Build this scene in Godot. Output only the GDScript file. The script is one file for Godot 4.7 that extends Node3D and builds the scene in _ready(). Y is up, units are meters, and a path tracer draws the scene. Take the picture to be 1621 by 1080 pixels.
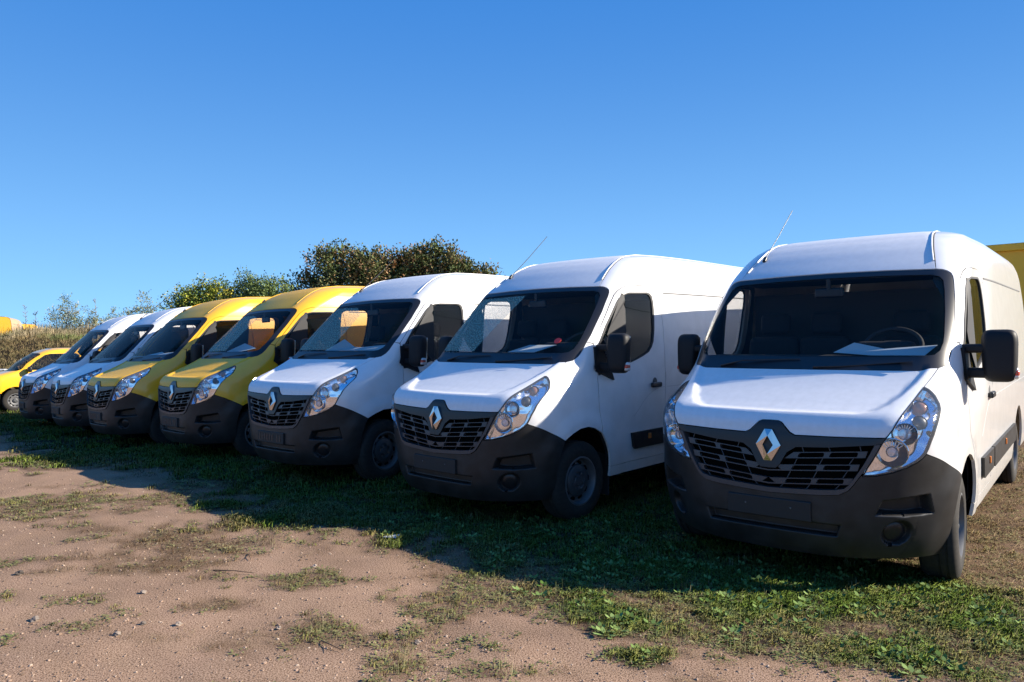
extends Node3D
# A row of parked panel vans on a dirt and grass lot under a clear sky.
# Lengths in metres. In the comments and tables "z" of a vehicle runs from its nose backwards.

var rng := RandomNumberGenerator.new()
var M := {}
var taken := {}

# ------------------------------------------------------------------ geometry collector
class Geo:
	var v := PackedVector3Array()
	var n := PackedVector3Array()
	var c := PackedColorArray()
	var use_color := false
	var col := Color.WHITE
	func tri(a: Vector3, b: Vector3, d: Vector3, na: Vector3, nb: Vector3, nd: Vector3) -> void:
		var g := (b - a).cross(d - a)
		if g.length_squared() < 1e-16:
			return
		if g.dot(na + nb + nd) > 0.0:
			v.append(a); v.append(d); v.append(b)
			n.append(na); n.append(nd); n.append(nb)
		else:
			v.append(a); v.append(b); v.append(d)
			n.append(na); n.append(nb); n.append(nd)
		if use_color:
			c.append(col); c.append(col); c.append(col)
	func flat(a: Vector3, b: Vector3, d: Vector3, out: Vector3) -> void:
		var g := (b - a).cross(d - a).normalized()
		if g.dot(out) < 0.0:
			g = -g
		tri(a, b, d, g, g, g)
	func quad(a: Vector3, b: Vector3, d: Vector3, e: Vector3, out: Vector3) -> void:
		flat(a, b, d, out)
		flat(a, d, e, out)
	func box(lo: Vector3, hi: Vector3, t := Transform3D()) -> void:
		var p := []
		for i in 8:
			p.append(t * Vector3(hi.x if i & 1 else lo.x, hi.y if i & 2 else lo.y, hi.z if i & 4 else lo.z))
		var m := t * ((lo + hi) * 0.5)
		for f in [[0, 1, 3, 2], [4, 5, 7, 6], [0, 1, 5, 4], [2, 3, 7, 6], [0, 2, 6, 4], [1, 3, 7, 5]]:
			quad(p[f[0]], p[f[1]], p[f[2]], p[f[3]], (p[f[0]] + p[f[3]] + p[f[1]] + p[f[2]]) * 0.25 - m)
	# a box with chamfered edges
	func cbox(lo: Vector3, hi: Vector3, k: float, t := Transform3D()) -> void:
		rbox((lo + hi) * 0.5, (hi - lo) * 0.5, k, t)
	func rbox(ce: Vector3, h: Vector3, r: float, t := Transform3D(), sub := 3) -> void:
		r = minf(r, minf(h.x, minf(h.y, h.z)) * 0.999)
		var core := h - Vector3(r, r, r)
		var side := func(u: float, w: float, ax: int, s: float) -> Array:
			var d := Vector3.ZERO
			d[ax] = s
			d[(ax + 1) % 3] = u
			d[(ax + 2) % 3] = w
			var nn := d.normalized()
			var p := Vector3(signf(d.x) * core.x if absf(d.x) > 0.999 else d.x * core.x, signf(d.y) * core.y if absf(d.y) > 0.999 else d.y * core.y, signf(d.z) * core.z if absf(d.z) > 0.999 else d.z * core.z)
			return [p, nn]
		# rounded by walking over corner patches: parameter values -1 .. 1 stretched so that flats stay flat
		var ts := [-1.0]
		for i in range(1, sub + 1):
			ts.append(-1.0)
		ts.clear()
		for ax in 3:
			for s in [-1.0, 1.0]:
				var ua := (ax + 1) % 3
				var wa := (ax + 2) % 3
				var gu := _ticks(core[ua], r, sub)
				var gw := _ticks(core[wa], r, sub)
				for i in gu.size() - 1:
					for j in gw.size() - 1:
						var q := []
						for e in [[0, 0], [1, 0], [1, 1], [0, 1]]:
							var a: Array = gu[i + e[0]]
							var b: Array = gw[j + e[1]]
							var d := Vector3.ZERO
							d[ax] = s
							d[ua] = a[1]
							d[wa] = b[1]
							d = d.normalized()
							var p := Vector3.ZERO
							p[ax] = s * core[ax]
							p[ua] = a[0]
							p[wa] = b[0]
							q.append([t * (ce + p + d * r), (t.basis * d).normalized()])
						tri(q[0][0], q[1][0], q[2][0], q[0][1], q[1][1], q[2][1])
						tri(q[0][0], q[2][0], q[3][0], q[0][1], q[2][1], q[3][1])
	func _ticks(c0: float, r: float, sub: int) -> Array:
		var out := []
		for i in sub + 1:
			out.append([-c0, -tan(PI / 4 * (1.0 - float(i) / sub))])
		for i in sub + 1:
			out.append([c0, tan(PI / 4 * float(i) / sub)])
		return out
	func tube(pts: Array, r0: float, r1: float, seg := 8, cap := true) -> void:
		var rings := []
		var side := Vector3.ZERO
		for i in pts.size():
			var d: Vector3 = (pts[mini(i + 1, pts.size() - 1)] - pts[maxi(i - 1, 0)]).normalized()
			if side == Vector3.ZERO:
				side = d.cross(Vector3.UP if absf(d.y) < 0.9 else Vector3.RIGHT).normalized()
			side = (side - d * side.dot(d)).normalized()
			var up := d.cross(side)
			var r := lerpf(r0, r1, float(i) / maxf(1.0, pts.size() - 1))
			var ring := []
			for k in seg:
				var w := TAU * k / seg
				var nn := side * cos(w) + up * sin(w)
				ring.append([pts[i] + nn * r, nn])
			rings.append(ring)
		for i in rings.size() - 1:
			for k in seg:
				var a: Array = rings[i][k]
				var b: Array = rings[i][(k + 1) % seg]
				var d2: Array = rings[i + 1][(k + 1) % seg]
				var e: Array = rings[i + 1][k]
				tri(a[0], b[0], d2[0], a[1], b[1], d2[1])
				tri(a[0], d2[0], e[0], a[1], d2[1], e[1])
		if cap:
			for w in [[0, 1], [rings.size() - 1, rings.size() - 2]]:
				var o: Vector3 = pts[w[0]]
				var d3: Vector3 = o - pts[w[1]]
				for k in seg:
					flat(o, rings[w[0]][k][0], rings[w[0]][(k + 1) % seg][0], d3)
	# profile: list of [radius, height] turned round the y axis of t; smooth unless the angle is sharp
	func lathe(pr: Array, t: Transform3D, seg := 28) -> void:
		for i in pr.size() - 1:
			var p: Vector2 = Vector2(pr[i][0], pr[i][1])
			var q: Vector2 = Vector2(pr[i + 1][0], pr[i + 1][1])
			var d := (q - p).normalized()
			var nn := Vector2(d.y, -d.x)
			var n0 := nn
			var n1 := nn
			if i > 0:
				var e := (p - Vector2(pr[i - 1][0], pr[i - 1][1])).normalized()
				if e.dot(d) > 0.7:
					n0 = (nn + Vector2(e.y, -e.x)).normalized()
			if i < pr.size() - 2:
				var e2 := (Vector2(pr[i + 2][0], pr[i + 2][1]) - q).normalized()
				if e2.dot(d) > 0.7:
					n1 = (nn + Vector2(e2.y, -e2.x)).normalized()
			for k in seg:
				var w0 := TAU * k / seg
				var w1 := TAU * (k + 1) / seg
				var f := func(r: Vector2, w: float) -> Vector3: return Vector3(r.x * cos(w), r.y, r.x * sin(w))
				var a: Vector3 = t * f.call(p, w0)
				var b: Vector3 = t * f.call(p, w1)
				var c2: Vector3 = t * f.call(q, w1)
				var e3: Vector3 = t * f.call(q, w0)
				var na: Vector3 = (t.basis * f.call(n0, w0)).normalized()
				var nb: Vector3 = (t.basis * f.call(n0, w1)).normalized()
				var nc: Vector3 = (t.basis * f.call(n1, w1)).normalized()
				var ne: Vector3 = (t.basis * f.call(n1, w0)).normalized()
				tri(a, b, c2, na, nb, nc)
				tri(a, c2, e3, na, nc, ne)
	func mesh(mat: Material) -> ArrayMesh:
		var m := ArrayMesh.new()
		if v.is_empty():
			return m
		var a := []
		a.resize(Mesh.ARRAY_MAX)
		a[Mesh.ARRAY_VERTEX] = v
		a[Mesh.ARRAY_NORMAL] = n
		if use_color:
			a[Mesh.ARRAY_COLOR] = c
		m.add_surface_from_arrays(Mesh.PRIMITIVE_TRIANGLES, a)
		m.surface_set_material(0, mat)
		return m

# ------------------------------------------------------------------ the skin of a vehicle
# horizontal slices: for each height y the nose z0, its bow b, corner radius across rx and along d, half width xs at the corner's end and xf further back
class Hull:
	var lut: Array[PackedFloat32Array] = []
	var y_lo := 0.0
	var y_hi := 0.0
	var len := 5.55
	var van := true
	var z0 := 0.0
	var b := 0.0
	var rx := 0.0
	var d := 0.0
	var xs := 0.0
	var xf := 0.0
	var recess := PackedVector2Array()
	var slot := PackedVector2Array()
	var cache := {}
	func _init(table: Array, length: float, is_van: bool) -> void:
		len = length
		van = is_van
		y_lo = table[0][0]
		y_hi = table[-1][0]
		var n := int((y_hi - y_lo) / 0.002) + 2
		for k in 6:
			var arr := PackedFloat32Array()
			arr.resize(n)
			var m := []
			for i in table.size():
				if i == 0 or i == table.size() - 1:
					var j := 0 if i == 0 else i - 1
					m.append((table[j + 1][k + 1] - table[j][k + 1]) / (table[j + 1][0] - table[j][0]))
				else:
					var ha: float = table[i][0] - table[i - 1][0]
					var hb: float = table[i + 1][0] - table[i][0]
					m.append(((table[i][k + 1] - table[i - 1][k + 1]) / ha * hb + (table[i + 1][k + 1] - table[i][k + 1]) / hb * ha) / (ha + hb))
			for q in n:
				var y := minf(y_lo + q * 0.002, y_hi)
				var i := 0
				while i < table.size() - 2 and y > table[i + 1][0]:
					i += 1
				var h: float = table[i + 1][0] - table[i][0]
				var s: float = (y - table[i][0]) / h
				arr[q] = (2 * s ** 3 - 3 * s * s + 1) * table[i][k + 1] + (s ** 3 - 2 * s * s + s) * h * m[i] + (3 * s * s - 2 * s ** 3) * table[i + 1][k + 1] + (s ** 3 - s * s) * h * m[i + 1]
			lut.append(arr)
	func at_height(y: float) -> void:
		var q := clampf((y - y_lo) / 0.002, 0.0, lut[0].size() - 1.001)
		var i := int(q)
		var f := q - i
		z0 = lerpf(lut[0][i], lut[0][i + 1], f)
		b = lerpf(lut[1][i], lut[1][i + 1], f)
		rx = lerpf(lut[2][i], lut[2][i + 1], f)
		d = lerpf(lut[3][i], lut[3][i + 1], f)
		xs = maxf(lerpf(lut[4][i], lut[4][i + 1], f), 0.0005)
		xf = maxf(lerpf(lut[5][i], lut[5][i + 1], f), 0.0005)
		rx = minf(rx, xs * 0.95)
	static func sd(p: Vector2, poly: PackedVector2Array) -> float:
		var best := 1e9
		var inside := false
		var j := poly.size() - 1
		for i in poly.size():
			var a := poly[i]
			var e := poly[j] - a
			var w := p - a
			best = minf(best, (w - e * clampf(w.dot(e) / e.length_squared(), 0.0, 1.0)).length_squared())
			if (a.y > p.y) != (poly[j].y > p.y) and p.x < e.x * (p.y - a.y) / e.y + a.x:
				inside = not inside
			j = i
		return -sqrt(best) if inside else sqrt(best)
	func P(a0: float, y: float) -> Vector3:
		var s := -1.0 if a0 < 0.0 else 1.0
		var a := absf(a0)
		at_height(y)
		var xc := xs - rx
		var x := 0.0
		var z := 0.0
		var px := 0.0
		var pz := 1.0
		if a <= 0.5:
			x = xc * a * 2.0
			z = z0 + b * (x / xs) ** 2
		elif a <= 1.0:
			var t := (a - 0.5) * PI
			x = xc + rx * sin(t)
			z = z0 + b * (x / xs) ** 2 + d * (1.0 - cos(t))
			px = -d * sin(t)
			pz = rx * cos(t)
			var l := sqrt(px * px + pz * pz)
			px /= l
			pz /= l
		else:
			var ze := z0 + b + d
			z = ze + (a - 1.0) * (len - ze)
			var k := clampf((z - ze) / 1.1, 0.0, 1.0)
			x = xs + (xf - xs) * k * k * (3.0 - 2.0 * k)
			px = -1.0
			pz = 0.0
		var yy := y
		if van:
			if y > 1.9:
				var k2 := clampf((z - 1.9) / 1.6, 0.0, 1.0)
				yy += 0.02 * k2 * k2 * (3.0 - 2.0 * k2) * clampf((y - 1.9) / 0.5, 0.0, 1.0)
			if y < 0.72 and a <= 1.05:
				var push := 0.0
				if a > 0.55 and y > 0.46:
					var q := sd(Vector2(a * 1.75, y), slot)
					if q < 0.004:
						push = 0.085 * smoothstep(0.004, -0.020, q)
				if a > 0.6 and y < 0.50:
					var q2 := Vector2((a - fog_a) * 1.75, y - 0.403).length() - 0.078
					push += 0.045 * smoothstep(0.006, -0.012, q2)
				if y < 0.46 and a < 0.6:
					var q3 := maxf(absf(x) - 0.43 + (0.44 - y) * 0.3, absf(y - 0.402) - 0.036)
					push += 0.06 * smoothstep(0.004, -0.012, q3)
				x += px * push
				z += pz * push
			elif y > 1.08 and y < 1.40 and a < 0.95:
				var q4 := sd(Vector2(x, y * 2.1), recess)
				var k3 := smoothstep(0.012, -0.05, q4) * 0.020
				yy -= 0.88 * k3
				z += 0.47 * k3
			if y < 1.05 and z > 0.25 and z < 1.5:
				var r := Vector2(z - 0.85, y - 0.345).length()
				var fl := smoothstep(0.64, 0.50, r) * 0.018
				x -= px * fl
		return Vector3(s * x, yy, -z)
	var fog_a := 0.8
	func PN(a: float, y: float) -> Array:
		var key := Vector2(a, y)
		if cache.has(key):
			return cache[key]
		var e := 0.003
		var y1 := minf(y + e, y_hi)
		var y0 := maxf(y - e, y_lo)
		var a1 := minf(a + e, 2.0)
		var p := P(a, y)
		var ta := P(a1, y) - P(a - e, y)
		var ty := P(a, y1) - P(a, y0)
		var nn := ta.cross(ty)
		if nn.length_squared() < 1e-18:
			nn = Vector3.UP
		nn = nn.normalized()
		if nn.dot(Vector3(p.x, p.y - 1.0, p.z + len * 0.45)) < 0.0:
			nn = -nn
		var r := [p, nn]
		cache[key] = r
		return r
	func F(x: float, y: float) -> Vector2:
		at_height(y)
		var xc := xs - rx
		if x <= xc:
			return Vector2(0.5 * x / xc, y)
		return Vector2(0.5 + asin(clampf((x - xc) / rx, 0.0, 1.0)) / PI, y)
	func S(z: float, y: float) -> Vector2:
		at_height(y)
		var ze := z0 + b + d
		if z >= ze:
			return Vector2(minf(1.0 + (z - ze) / (len - ze), 2.0), y)
		var lo := 0.5
		var hi := 1.0
		for i in 24:
			var m := (lo + hi) * 0.5
			var t := (m - 0.5) * PI
			var x := xs - rx + rx * sin(t)
			if z0 + b * (x / xs) ** 2 + d * (1.0 - cos(t)) < z:
				lo = m
			else:
				hi = m
		return Vector2(lo, y)
	func dense(pts: Array, side: bool, step := 0.04) -> PackedVector2Array:
		var out := PackedVector2Array()
		for i in pts.size() / 2:
			var p := Vector2(pts[2 * i], pts[2 * i + 1])
			var k := 1
			if i > 0:
				var o := Vector2(pts[2 * i - 2], pts[2 * i - 1])
				k = maxi(1, int(ceil(p.distance_to(o) / step)))
				for j in range(1, k):
					var q := o.lerp(p, float(j) / k)
					out.append(S(q.x, q.y) if side else F(q.x, q.y))
			out.append(S(p.x, p.y) if side else F(p.x, p.y))
		return out
	func fr(pts: Array, step := 0.04) -> PackedVector2Array:
		return dense(pts, false, step)
	func sd_(pts: Array, step := 0.08) -> PackedVector2Array:
		return dense(pts, true, step)
	# moves a closed outline inwards by d metres, measured on the skin
	func inset(poly: PackedVector2Array, dd: float) -> PackedVector2Array:
		var q := PackedVector2Array()
		for p in poly:
			if q.is_empty() or q[-1].distance_to(p) > 2e-4:
				q.append(p)
		if q[0].distance_to(q[-1]) < 2e-4:
			q.remove_at(q.size() - 1)
		var area := 0.0
		for i in q.size():
			area += q[i].cross(q[(i + 1) % q.size()])
		var sg := signf(area)
		var out := PackedVector2Array()
		for i in q.size():
			var p := q[i]
			var e := 0.002
			var sc := Vector2(maxf(0.08, P(minf(p.x + e, 2.0), p.y).distance_to(P(p.x - e, p.y)) / (2 * e)), maxf(0.5, P(p.x, minf(p.y + e, y_hi)).distance_to(P(p.x, maxf(p.y - e, y_lo))) / (2 * e)))
			var d0 := ((p - q[(i - 1 + q.size()) % q.size()]) * sc).normalized()
			var d1 := ((q[(i + 1) % q.size()] - p) * sc).normalized()
			var nn := (Vector2(-d0.y, d0.x) + Vector2(-d1.y, d1.x)) * sg
			nn = nn.normalized() / maxf(0.5, sqrt((1.0 + d0.dot(d1)) * 0.5))
			var r := p + nn * dd / sc
			if p.x < 0.003:
				r.x = 0.0
			if p.x > 1.999:
				r.x = 2.0
			r.y = clampf(r.y, y_lo, y_hi)
			out.append(r)
		return out
	# lays a sheet over the outline; holes are cut out; off lifts it along the normal; thick turns its rim inwards
	func panel(poly: PackedVector2Array, holes: Array, off: float, thick: float, al: PackedFloat32Array, yl: PackedFloat32Array, right: Geo, left: Geo) -> void:
		var lo := poly[0]
		var hi := poly[0]
		for p in poly:
			lo = lo.min(p)
			hi = hi.max(p)
		for i in al.size() - 1:
			if al[i + 1] <= lo.x or al[i] >= hi.x:
				continue
			for j in yl.size() - 1:
				if yl[j + 1] <= lo.y or yl[j] >= hi.y:
					continue
				var cell := PackedVector2Array([Vector2(al[i], yl[j]), Vector2(al[i + 1], yl[j]), Vector2(al[i + 1], yl[j + 1]), Vector2(al[i], yl[j + 1])])
				var pieces := Geometry2D.intersect_polygons(poly, cell)
				for h in holes:
					var nxt: Array[PackedVector2Array] = []
					for pc in pieces:
						nxt.append_array(Geometry2D.clip_polygons(pc, h))
					pieces = nxt
				for pc in pieces:
					if pc.size() < 3:
						continue
					var ix := PackedInt32Array([0, 1, 2, 0, 2, 3]) if pc.size() == 4 else Geometry2D.triangulate_polygon(pc)
					for k in ix.size() / 3:
						emit(pc[ix[3 * k]], pc[ix[3 * k + 1]], pc[ix[3 * k + 2]], off, right, left)
		if thick > 0.0:
			rim(poly, off, thick, right, left)
			for h in holes:
				rim(h, off, thick, right, left)
	func emit(a: Vector2, b2: Vector2, c: Vector2, off: float, right: Geo, left: Geo) -> void:
		var A: Array = PN(a.x, a.y)
		var B: Array = PN(b2.x, b2.y)
		var C: Array = PN(c.x, c.y)
		if right:
			right.tri(A[0] + A[1] * off, B[0] + B[1] * off, C[0] + C[1] * off, A[1], B[1], C[1])
		if left:
			var m := Vector3(-1, 1, 1)
			left.tri((A[0] + A[1] * off) * m, (B[0] + B[1] * off) * m, (C[0] + C[1] * off) * m, A[1] * m, B[1] * m, C[1] * m)
	func rim(poly: PackedVector2Array, off: float, thick: float, right: Geo, left: Geo) -> void:
		var mid := Vector3.ZERO
		for p in poly:
			mid += P(p.x, p.y)
		mid /= poly.size()
		for i in poly.size():
			var a := poly[i]
			var b2 := poly[(i + 1) % poly.size()]
			if a.x < 1e-4 and b2.x < 1e-4 or a.distance_to(b2) < 1e-5:
				continue
			var A: Array = PN(a.x, a.y)
			var B: Array = PN(b2.x, b2.y)
			var q := [A[0] + A[1] * off, B[0] + B[1] * off, B[0] + B[1] * (off - thick), A[0] + A[1] * (off - thick)]
			var out: Vector3 = (A[0] + B[0]) * 0.5 - mid
			if right:
				right.quad(q[0], q[1], q[2], q[3], out)
			if left:
				var m := Vector3(-1, 1, 1)
				left.quad(q[0] * m, q[1] * m, q[2] * m, q[3] * m, out * m)

func lines(parts: Array) -> PackedFloat32Array:
	var out := PackedFloat32Array()
	for p in parts:
		var k := int(round((p[1] - p[0]) / p[2]))
		for i in k:
			out.append(p[0] + (p[1] - p[0]) * i / k)
	out.append(parts[-1][1])
	return out

# ------------------------------------------------------------------ nodes
func numbered(called: String) -> String:
	taken[called] = taken.get(called, 0) + 1
	return called if taken[called] == 1 else "%s_%03d" % [called, taken[called] - 1]

func tag(o: Node, label := "", category := "", group := "", kind := "") -> Node:
	if label: o.set_meta("label", label)
	if category: o.set_meta("category", category)
	if group: o.set_meta("group", group)
	if kind: o.set_meta("kind", kind)
	return o

func part(called: String, g: Geo, mat: Material, parent: Node, at := Transform3D()) -> MeshInstance3D:
	var o := MeshInstance3D.new()
	o.name = called
	o.mesh = g.mesh(mat)
	o.transform = at
	parent.add_child(o, true)
	return o

func base(called: String, at := Vector3.ZERO) -> Node3D:
	var o := Node3D.new()
	o.name = numbered(called)
	o.position = at
	add_child(o)
	return o

func lone(called: String, g: Geo, mat: Material, at := Transform3D()) -> MeshInstance3D:
	return part(numbered(called), g, mat, self, at)

# ------------------------------------------------------------------ materials
func noise(freq: float, seed_: int, oct := 4, type := FastNoiseLite.TYPE_SIMPLEX_SMOOTH) -> FastNoiseLite:
	var f := FastNoiseLite.new()
	f.seed = seed_
	f.frequency = freq
	f.noise_type = type
	f.fractal_octaves = oct
	return f

func ntex(freq: float, seed_: int, lo: Color, hi: Color, size := 512, oct := 4, normal := 0.0, mid := -1.0) -> NoiseTexture2D:
	var t := NoiseTexture2D.new()
	t.width = size
	t.height = size
	t.seamless = true
	t.noise = noise(freq, seed_, oct)
	if normal > 0.0:
		t.as_normal_map = true
		t.bump_strength = normal
	else:
		var g := Gradient.new()
		g.set_color(0, lo)
		g.set_color(1, hi)
		if mid >= 0.0:
			g.set_offset(0, mid)
		t.color_ramp = g
	return t

func mat(c: Color, rough: float, metal := 0.0, spec := 0.5) -> StandardMaterial3D:
	var m := StandardMaterial3D.new()
	m.albedo_color = c
	m.roughness = rough
	m.metallic = metal
	m.metallic_specular = spec
	return m

func lin(r: float, g: float, b: float) -> Color:
	return Color(r, g, b).linear_to_srgb()

func tri_map(m: StandardMaterial3D, scale: float, world := false) -> StandardMaterial3D:
	m.uv1_triplanar = true
	m.uv1_world_triplanar = world
	m.uv1_scale = Vector3(scale, scale, scale)
	return m

func glass(c: Color, a: float) -> StandardMaterial3D:
	var m := mat(Color(c.r, c.g, c.b, a), 0.02, 0.0, 0.5)
	m.transparency = BaseMaterial3D.TRANSPARENCY_ALPHA
	return m

func make_materials() -> void:
	var dust := ntex(0.012, 3, Color(0.945, 0.945, 0.94), Color(1, 1, 1), 512, 5)
	for w in [["white", lin(0.80, 0.79, 0.775)], ["yellow", lin(0.90, 0.475, 0.014)], ["yellow_small", lin(0.90, 0.475, 0.014)]]:
		var m := mat(w[1], 0.38)
		m.albedo_texture = dust
		tri_map(m, 0.7)
		m.clearcoat_enabled = true
		m.clearcoat = 0.9
		m.clearcoat_roughness = 0.12
		M[w[0]] = m
	# upper faces carry morning dew: fine beads
	var bead := ntex(0.16, 8, Color.BLACK, Color.WHITE, 512, 3, 5.0)
	for w in ["white", "yellow"]:
		var m: StandardMaterial3D = M[w].duplicate()
		m.clearcoat = 0.3
		m.clearcoat_roughness = 0.3
		m.roughness = 0.40
		m.normal_enabled = true
		m.normal_texture = bead
		m.normal_scale = 0.28
		tri_map(m, 2.2)
		if w == "yellow":
			m.clearcoat_enabled = false
			m.metallic_specular = 0.35
		M[w + "_dewy"] = m
	var grain := ntex(0.35, 5, Color(0.8, 0.8, 0.8), Color(1, 1, 1), 256, 2)
	var pl := mat(lin(0.033, 0.033, 0.034), 0.44, 0.0, 0.45)
	pl.albedo_texture = ntex(0.015, 15, Color(0.58, 0.57, 0.55), Color(1, 1, 1), 512, 5)
	tri_map(pl, 0.8)
	M.plastic = pl
	M.grille = mat(lin(0.050, 0.051, 0.056), 0.34)
	M.black = mat(lin(0.012, 0.012, 0.014), 0.35)
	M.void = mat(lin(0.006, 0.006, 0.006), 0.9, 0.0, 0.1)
	M.rubber = mat(lin(0.02, 0.02, 0.021), 0.7)
	var ty := mat(lin(0.030, 0.027, 0.024), 0.85)
	ty.albedo_texture = ntex(0.03, 25, Color(0.6, 0.58, 0.55), Color(1, 0.97, 0.92), 256, 4)
	tri_map(ty, 3.0)
	M.tyre = ty
	M.steel = mat(lin(0.13, 0.13, 0.133), 0.45, 0.3)
	M.hub = mat(lin(0.065, 0.068, 0.072), 0.45, 0.2)
	M.chrome = mat(lin(0.80, 0.81, 0.83), 0.08, 1.0)
	var refl := mat(lin(0.86, 0.88, 0.92), 0.12, 1.0)
	refl.normal_enabled = true
	refl.normal_texture = ntex(0.016, 91, Color.BLACK, Color.WHITE, 256, 1, 9.0)
	refl.normal_scale = 0.45
	tri_map(refl, 2.5)
	M.reflector = refl
	M.lens = glass(Color(0.9, 0.95, 1.0), 0.05)
	M.bulb = glass(Color(0.8, 0.85, 0.9), 0.35)
	M.amber = mat(lin(0.55, 0.16, 0.03), 0.2)
	M.amber_bulb = mat(lin(0.35, 0.17, 0.10), 0.15, 0.2)
	M.red_lens = mat(lin(0.6, 0.09, 0.05), 0.2)
	M.clear_lens = mat(lin(0.65, 0.62, 0.60), 0.15, 0.2)
	M.windscreen = glass(Color(0.02, 0.09, 0.085), 0.24)
	M.windscreen.metallic_specular = 0.22
	M.side_glass = glass(Color(0.02, 0.06, 0.055), 0.36)
	M.cabin = mat(lin(0.022, 0.022, 0.024), 0.75)
	M.cabin_grey = mat(lin(0.055, 0.056, 0.06), 0.85)
	M.seat = mat(lin(0.028, 0.029, 0.033), 0.95)
	M.paper = mat(lin(0.62, 0.68, 0.68), 0.8)
	M.sticker = mat(lin(0.75, 0.04, 0.03), 0.5)
	M.seam = mat(lin(0.10, 0.10, 0.10), 0.7)
	M.crease = mat(lin(0.36, 0.36, 0.36), 0.6)
	M.emblem = mat(lin(0.60, 0.60, 0.61), 0.10, 1.0)
	M.plate = mat(lin(0.014, 0.013, 0.013), 0.6)
	M.mirror_plastic = mat(lin(0.013, 0.013, 0.014), 0.55, 0.0, 0.35)
	M.plate_brown = mat(lin(0.085, 0.040, 0.022), 0.6)
	M.mirror = mat(lin(0.6, 0.62, 0.65), 0.03, 1.0)
	M.container = mat(lin(0.76, 0.44, 0.02), 0.5)
	var ct: StandardMaterial3D = M.container
	ct.albedo_texture = dust
	tri_map(ct, 0.4)
	var dew := mat(Color(0.70, 0.85, 0.78, 1.0), 0.6)
	dew.transparency = BaseMaterial3D.TRANSPARENCY_ALPHA
	var dt := NoiseTexture2D.new()
	dt.width = 512
	dt.height = 512
	dt.seamless = true
	dt.noise = noise(0.075, 44, 4)
	var dg := Gradient.new()
	dg.set_color(0, Color(1, 1, 1, 0.10))
	dg.set_color(1, Color(1, 1, 1, 0.60))
	dg.set_offset(0, 0.38)
	dg.set_offset(1, 0.72)
	dt.color_ramp = dg
	dew.albedo_texture = dt
	tri_map(dew, 1.6)
	M.dew = dew
	M.frame_dark = mat(lin(0.05, 0.05, 0.05), 0.6)

# ------------------------------------------------------------------ the panel van
const VAN_TABLE := [
	[0.20, .085, .12, .60, .40, .86, .93], [0.26, .045, .12, .62, .46, .90, .95], [0.34, .012, .11, .63, .52, .935, .965], [0.45, .000, .10, .62, .54, .960, .978],
	[0.60, .000, .10, .58, .53, .978, .985], [0.75, .006, .10, .52, .51, .982, .988], [0.87, .022, .09, .45, .47, .980, .992], [0.98, .038, .09, .38, .46, .974, .996],
	[1.06, .066, .085, .34, .47, .970, .998], [1.115, .125, .08, .31, .48, .966, .998], [1.18, .275, .08, .28, .46, .962, .997], [1.26, .455, .08, .25, .42, .957, .995],
	[1.37, .660, .08, .22, .34, .950, .992], [1.55, .845, .085, .21, .27, .946, .985], [1.75, 1.050, .09, .20, .25, .940, .975], [1.95, 1.258, .09, .20, .26, .930, .957],
	[2.068, 1.380, .09, .20, .29, .918, .942], [2.18, 1.530, .09, .22, .33, .902, .925], [2.28, 1.680, .09, .24, .36, .875, .895], [2.36, 1.835, .09, .25, .36, .832, .848],
	[2.41, 1.975, .09, .24, .34, .770, .780], [2.44, 2.140, .08, .20, .30, .650, .655], [2.46, 2.400, .06, .14, .20, .420, .422], [2.47, 2.700, .00, .05, .08, .001, .001]]

var sk: Hull
var dew_parts := []

func mirror_outline(half: PackedVector2Array) -> PackedVector2Array:
	return half

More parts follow.
